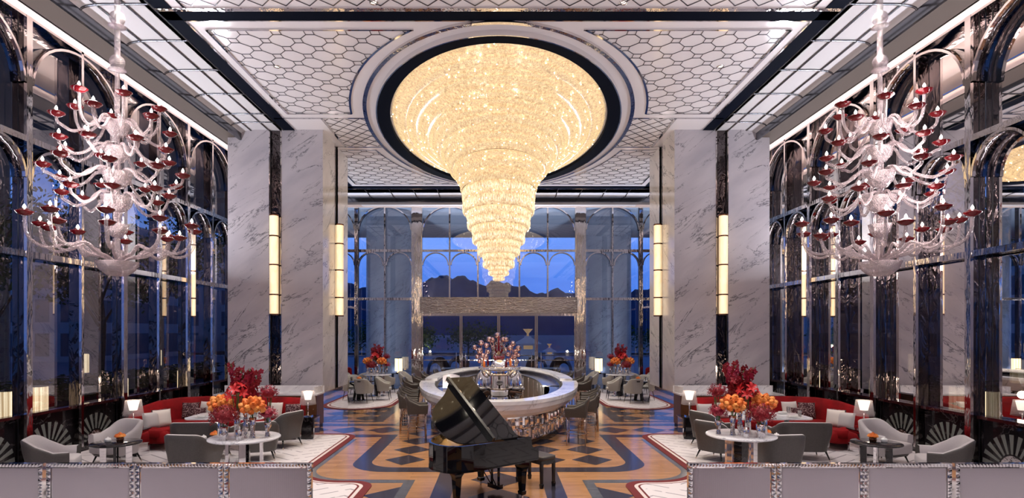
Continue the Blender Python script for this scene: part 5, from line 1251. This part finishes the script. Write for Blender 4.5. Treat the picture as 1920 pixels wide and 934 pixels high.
for s, w in ((-1, 'left'), (1, 'right')):
    for i, (x_, y_, h_) in enumerate(((14.7, 12.5, 6.2), (14.9, 16.9, 6.8), (14.7, 21.2, 6.4), (14.8, 25.4, 7.0))):
        canopy('terrace_tree', 'slender leafy tree on the terrace outside the %s window wall, %s from the front' % (w, ord_[i] if i else 'nearest'), (s * x_, y_, -.02), h_, 1.2, 1500, i + (10 if s > 0 else 0), 'terrace trees outside the %s windows' % w)
    # round stone columns outside
    for i, (x_, y_) in enumerate(((16.7, 14.6), (16.7, 19.0), (16.7, 23.4))):
        a = MB(); a.lathe([(.55, 0), (.55, .2), (.45, .22), (.45, 9.0)], n=32); o = a.build('terrace_column', 'column_stone'); o.location = (s * x_, y_, -.02); tag(o, 'round grey stone column on the terrace outside the %s window wall, %s from the front' % (w, ord_[i] if i else 'nearest'), 'column')
    for i, (x_, y_, h_) in enumerate(((22, 6, 9), (22.5, 14.5, 11), (20.5, 22, 10), (22, 30, 12), (21, 39, 12), (23, 50, 13))):
        canopy('street_tree', 'dense dark street tree beyond the terrace on the %s, %s from the front' % (w, ord_[i] if i else 'nearest'), (s * x_, y_, -.2), h_, 2.6, 1900, 70 + i, 'street trees beyond the %s terrace' % w, .2)
    # planter hedge
    hg = thing('planter_hedge', 'long low planter of broad-leaved shrubs on the terrace outside the %s windows' % w, 'planter', (s * 12.5, 16, -.02)); a = MB(); a.box(-.35, .35, -9, 9, 0, .75); a.build('planter_box', 'dark_marble', hg)
    a = MB(); r0 = random.Random(9)
    for k in range(5200):
        p = (r0.uniform(-.5, .5), r0.uniform(-9, 9), .75 + r0.random() ** 1.5 * .6); s_ = .12; th = r0.random() * 6.28; d = (cos(th), sin(th), .5)
        a.add([p, (p[0] + d[0] * s_ - d[1] * s_ * .4, p[1] + d[1] * s_ + d[0] * s_ * .4, p[2] + .05), (p[0] + d[0] * s_ * 2, p[1] + d[1] * s_ * 2, p[2] + .02), (p[0] + d[0] * s_ + d[1] * s_ * .4, p[1] + d[1] * s_ - d[0] * s_ * .4, p[2] + .05)], [(0, 1, 2, 3)])
    a.build('foliage', 'foliage', hg)
    # marble counters just outside the glass with pleated lamps
    for i, (y0, y1) in enumerate(((9.2, 10.6), (11.6, 13.4), (14.5, 16.4), (17.5, 19.2))):
        o = thing('terrace_counter', 'dark red marble counter outside the %s window wall, %s from the front' % (w, ord_[i] if i else 'nearest'), 'counter', (s * 10.15, (y0 + y1) / 2, -.02)); a = MB(); hh = (y1 - y0) / 2; a.box(-.32, .32, -hh, hh, 0, .74); a.build('body', 'red_marble', o); a = MB(); a.box(-.36, .36, -hh - .03, hh + .03, .74, .78); a.build('counter_top', 'dark_marble', o)
def pleated():
    o = thing('pleated_lamp', '', 'lamp'); a = MB(); a.lathe([(.16, .10), (.17, .105), (.17, .69), (.16, .70)], n=90, flute=.035, fn=45, smooth=False); a.build('pleated_shade', 'pleated_shade', o)
    a = MB(); a.lathe([(0, 0), (.13, 0), (.14, .03), (.05, .05), (.04, .10)], n=20); a.build('base', 'brass', o); a = MB(); a.lathe([(0, .70), (.165, .70), (.17, .715), (0, .72)], n=24); a.build('cap', 'black_wood', o); return o
KPL = Kit(pleated)
for s, w in ((-1, 'left'), (1, 'right')):
    for i, (x_, y_, z_, sc_, wh) in enumerate(((9.95, 12.45, .76, 1, 'beside the first full window bay'), (10.1, 11.85, .76, .95, 'nearest the camera'), (10.15, 15.5, .76, .9, 'before the middle post'), (10.2, 18.6, .76, .9, 'farthest along the glass'))):
        KPL.put((s * x_, y_, z_), 0, 'glowing pleated lamp on a counter outside the %s windows, %s' % (w, wh), None, sc_)
    for i, (x_, y_) in enumerate(((12.9, 11.5), (12.9, 14.8), (12.9, 18.5), (12.9, 22.5))):
        o = thing('lantern_post', 'glowing pleated lantern on a slim post beyond the %s planter, %s from the front' % (w, ord_[i] if i else 'nearest'), 'lantern', (s * x_ + s * .45, y_, -.02), 0, 'lantern posts beyond the %s planter' % w)
        a = MB(); a.tube([(0, 0, 0), (0, 0, 1.35)], .03, 8); a.build('post', 'black_wood', o); a = MB(); a.lathe([(.15, 1.35), (.16, 1.36), (.16, 1.94), (.15, 1.95)], n=60, flute=.03, fn=30, smooth=False); a.build('pleated_shade', 'pleated_shade', o)
    KPL.put((s * 4.55, 26.2, .75), 0, 'glowing pleated lamp by the flower table at the %s back window' % w, None, .95)
    o = thing('console_table', 'narrow dark console table under the pleated lamp at the %s back window' % w, 'console table', (s * 4.55, 26.2, 0)); a = MB(); a.box(-.3, .3, -.2, .2, .72, .75); a.build('tabletop', 'dark_marble', o)
    for sx in (-1, 1): q = MB(); q.box(sx * .26 - .02, sx * .26 + .02, -.18, .18, 0, .72); q.build('leg', 'black_wood', o)
    # big round columns behind the back glass with light strips
    a = MB(); a.lathe([(1.35, 0), (1.35, .18), (1.16, .22), (1.16, 8.74)], n=56); o = a.build('round_marble_column', 'column_stone'); o.location = (s * 5.55, 29.3, -.02); tag(o, 'massive round grey marble column outside the %s back window' % w, 'column')
    # towers far to the sides
    for i, (x_, y_, dx_, hh) in enumerate(((46, 26, 14, 8), (44, 62, 12, 13), (40, 95, 14, 16))):
        a = MB(); a.box(-dx_ / 2, dx_ / 2, -8, 8, 0, hh); o = thing('building', 'pale building with rows of dark windows far outside on the %s, %s' % (w, ('closest', 'middle one', 'farthest back')[i]), 'building', (s * x_, y_, -.2)); a.build('facade', 'building_facade', o); q = MB(); q.box(-dx_ / 2 - .4, dx_ / 2 + .4, -8.4, 8.4, hh, hh + .8); q.build('roof', 'concrete', o)
# viaduct and terrace beyond the doors
o = thing('viaduct', 'long pale elevated roadway crossing beyond the terrace', 'viaduct', (0, 75, -3.4)); a = MB(); a.box(-60, 60, -3, 3, 3.6, 5.0); a.build('deck', 'concrete', o); a = MB(); a.box(-60, 60, -3.1, -2.9, 5.0, 5.6); a.build('parapet', 'concrete', o)
for k in range(-4, 5): q = MB(); q.box(k * 12 - .7, k * 12 + .7, -1, 1, 0, 3.6); q.build('pier', 'concrete', o)
o = thing('terrace_railing', 'thin metal railing along the far edge of the terrace', 'railing', (0, 38, -.02)); a = MB(); a.bar((-20, 0, 1.1), (20, 0, 1.1), .06); a.build('handrail', 'steel', o)
for k in range(-10, 11): q = MB(); q.bar((k * 2, 0, 0), (k * 2, 0, 1.1), .04); q.build('post', 'steel', o)
def pagoda(loc, sc_, label):
    o = thing('stone_pavilion', label, 'pavilion', loc); o.scale = (sc_,) * 3
    a = MB(); a.box(-.7, .7, -.7, .7, 0, 2.6); a.build('tower', 'pavilion_white', o); a = MB(); a.box(-.45, .45, -.72, -.68, 2.1, 2.45); a.build('lattice', 'lattice_gold', o)
    a = MB(); R = [[(sx * w_, sy * w_, z_) for sx, sy in ((-1, -1), (1, -1), (1, 1), (-1, 1))] for w_, z_ in ((1.25, 2.6), (1.2, 2.68), (.75, 2.95), (.35, 3.2), (.3, 3.35))]; a.grid(R, False, True); a.build('roof', 'pavilion_white', o)
    a = MB(); a.lathe([(.12, 3.35), (.1, 3.6), (.4, 3.95), (.5, 4.05), (.1, 3.98), (0, 4.1)], n=8, smooth=False); a.build('finial', 'lattice_gold', o)
pagoda((2.1, 41.5, -.15), .74, 'white pagoda-like pavilion with golden lattice, the taller one beyond the doors')
pagoda((4.05, 46, -.02), .42, 'small white pagoda-like pavilion, the lower one beyond the doors')
for i, (x_, y_) in enumerate(((-6.5, 43), (-2.4, 46), (-.6, 50), (8.8, 43), (12.5, 46), (-11, 45))):
    canopy('garden_tree', 'dark bushy garden tree beyond the terrace railing', (x_, y_, -.02), 3.0, 1.5, 1100, 40 + i, 'garden trees beyond the railing', .08)
def wicker():
    o = thing('hooded_wicker_chair', '', 'terrace chair'); a = MB(); n = 14
    R = []
    for k in range(n + 1):
        t = pi * k / n; R.append([(r_ * .62 * cos(t), y_, .35 + r_ * .95 * sin(t)) for r_, y_ in ((1, -.25), (1.05, .05), (.95, .3), (.6, .45))])
    a.grid(R); a.build('hood', 'brass' if False else 'walnut', o); a = MB(); a.sup((0, -.05, .38), (1.1, .7, .2), .3); a.build('seat_cushion', 'cushion_silver', o)
    for sx in (-1, 1): q = MB(); q.tube([(sx * .5, 0, 0), (sx * .5, 0, .4)], .02, 6); q.build('leg', 'black_wood', o)
    return o
KW = Kit(wicker)
for (x_, y_, wh) in ((-3.3, 31.5, 'far left'), (-2.35, 33.5, 'inner left'), (2.2, 33.5, 'inner right'), (3.4, 31.5, 'far right')):
    KW.put((x_, y_, -.02), .5 if x_ < 0 else -.5, 'hooded wicker chair on the terrace beyond the doors, %s one' % wh)
for (x_, wh) in ((-2.4, 'left'), (2.6, 'right')):
    o = thing('terrace_table', 'low square stone table on the terrace beyond the doors, on the %s' % wh, 'table', (x_, 30.6, -.02)); a = MB(); a.box(-.6, .6, -.4, .4, .70, .75); a.build('tabletop', 'concrete', o); a = MB(); a.box(-.25, .25, -.25, .25, 0, .7); a.build('pedestal', 'dark_marble', o)
    light('POINT', 'garden_lantern_glow', (x_ * 2.2, 42, 1.6), 15, (1, .7, .4), size=.1)

# everything on a carpet stands on its pile
def on_carpet(x, y): x = abs(x); return x < 9.15 and ((y < 14.9 and x > 3.6) or (y < 10.2 and x > 2.25) or (19.5 < y < 26.7 and x > 3.75))
for o in list(COL.objects):
    if o.parent is None and o.get('category') not in (None, 'carpet', 'chandelier', 'wall light', 'downlight') and o.location.z < 2.5 and on_carpet(o.location.x, o.location.y): o.location.z += .0165
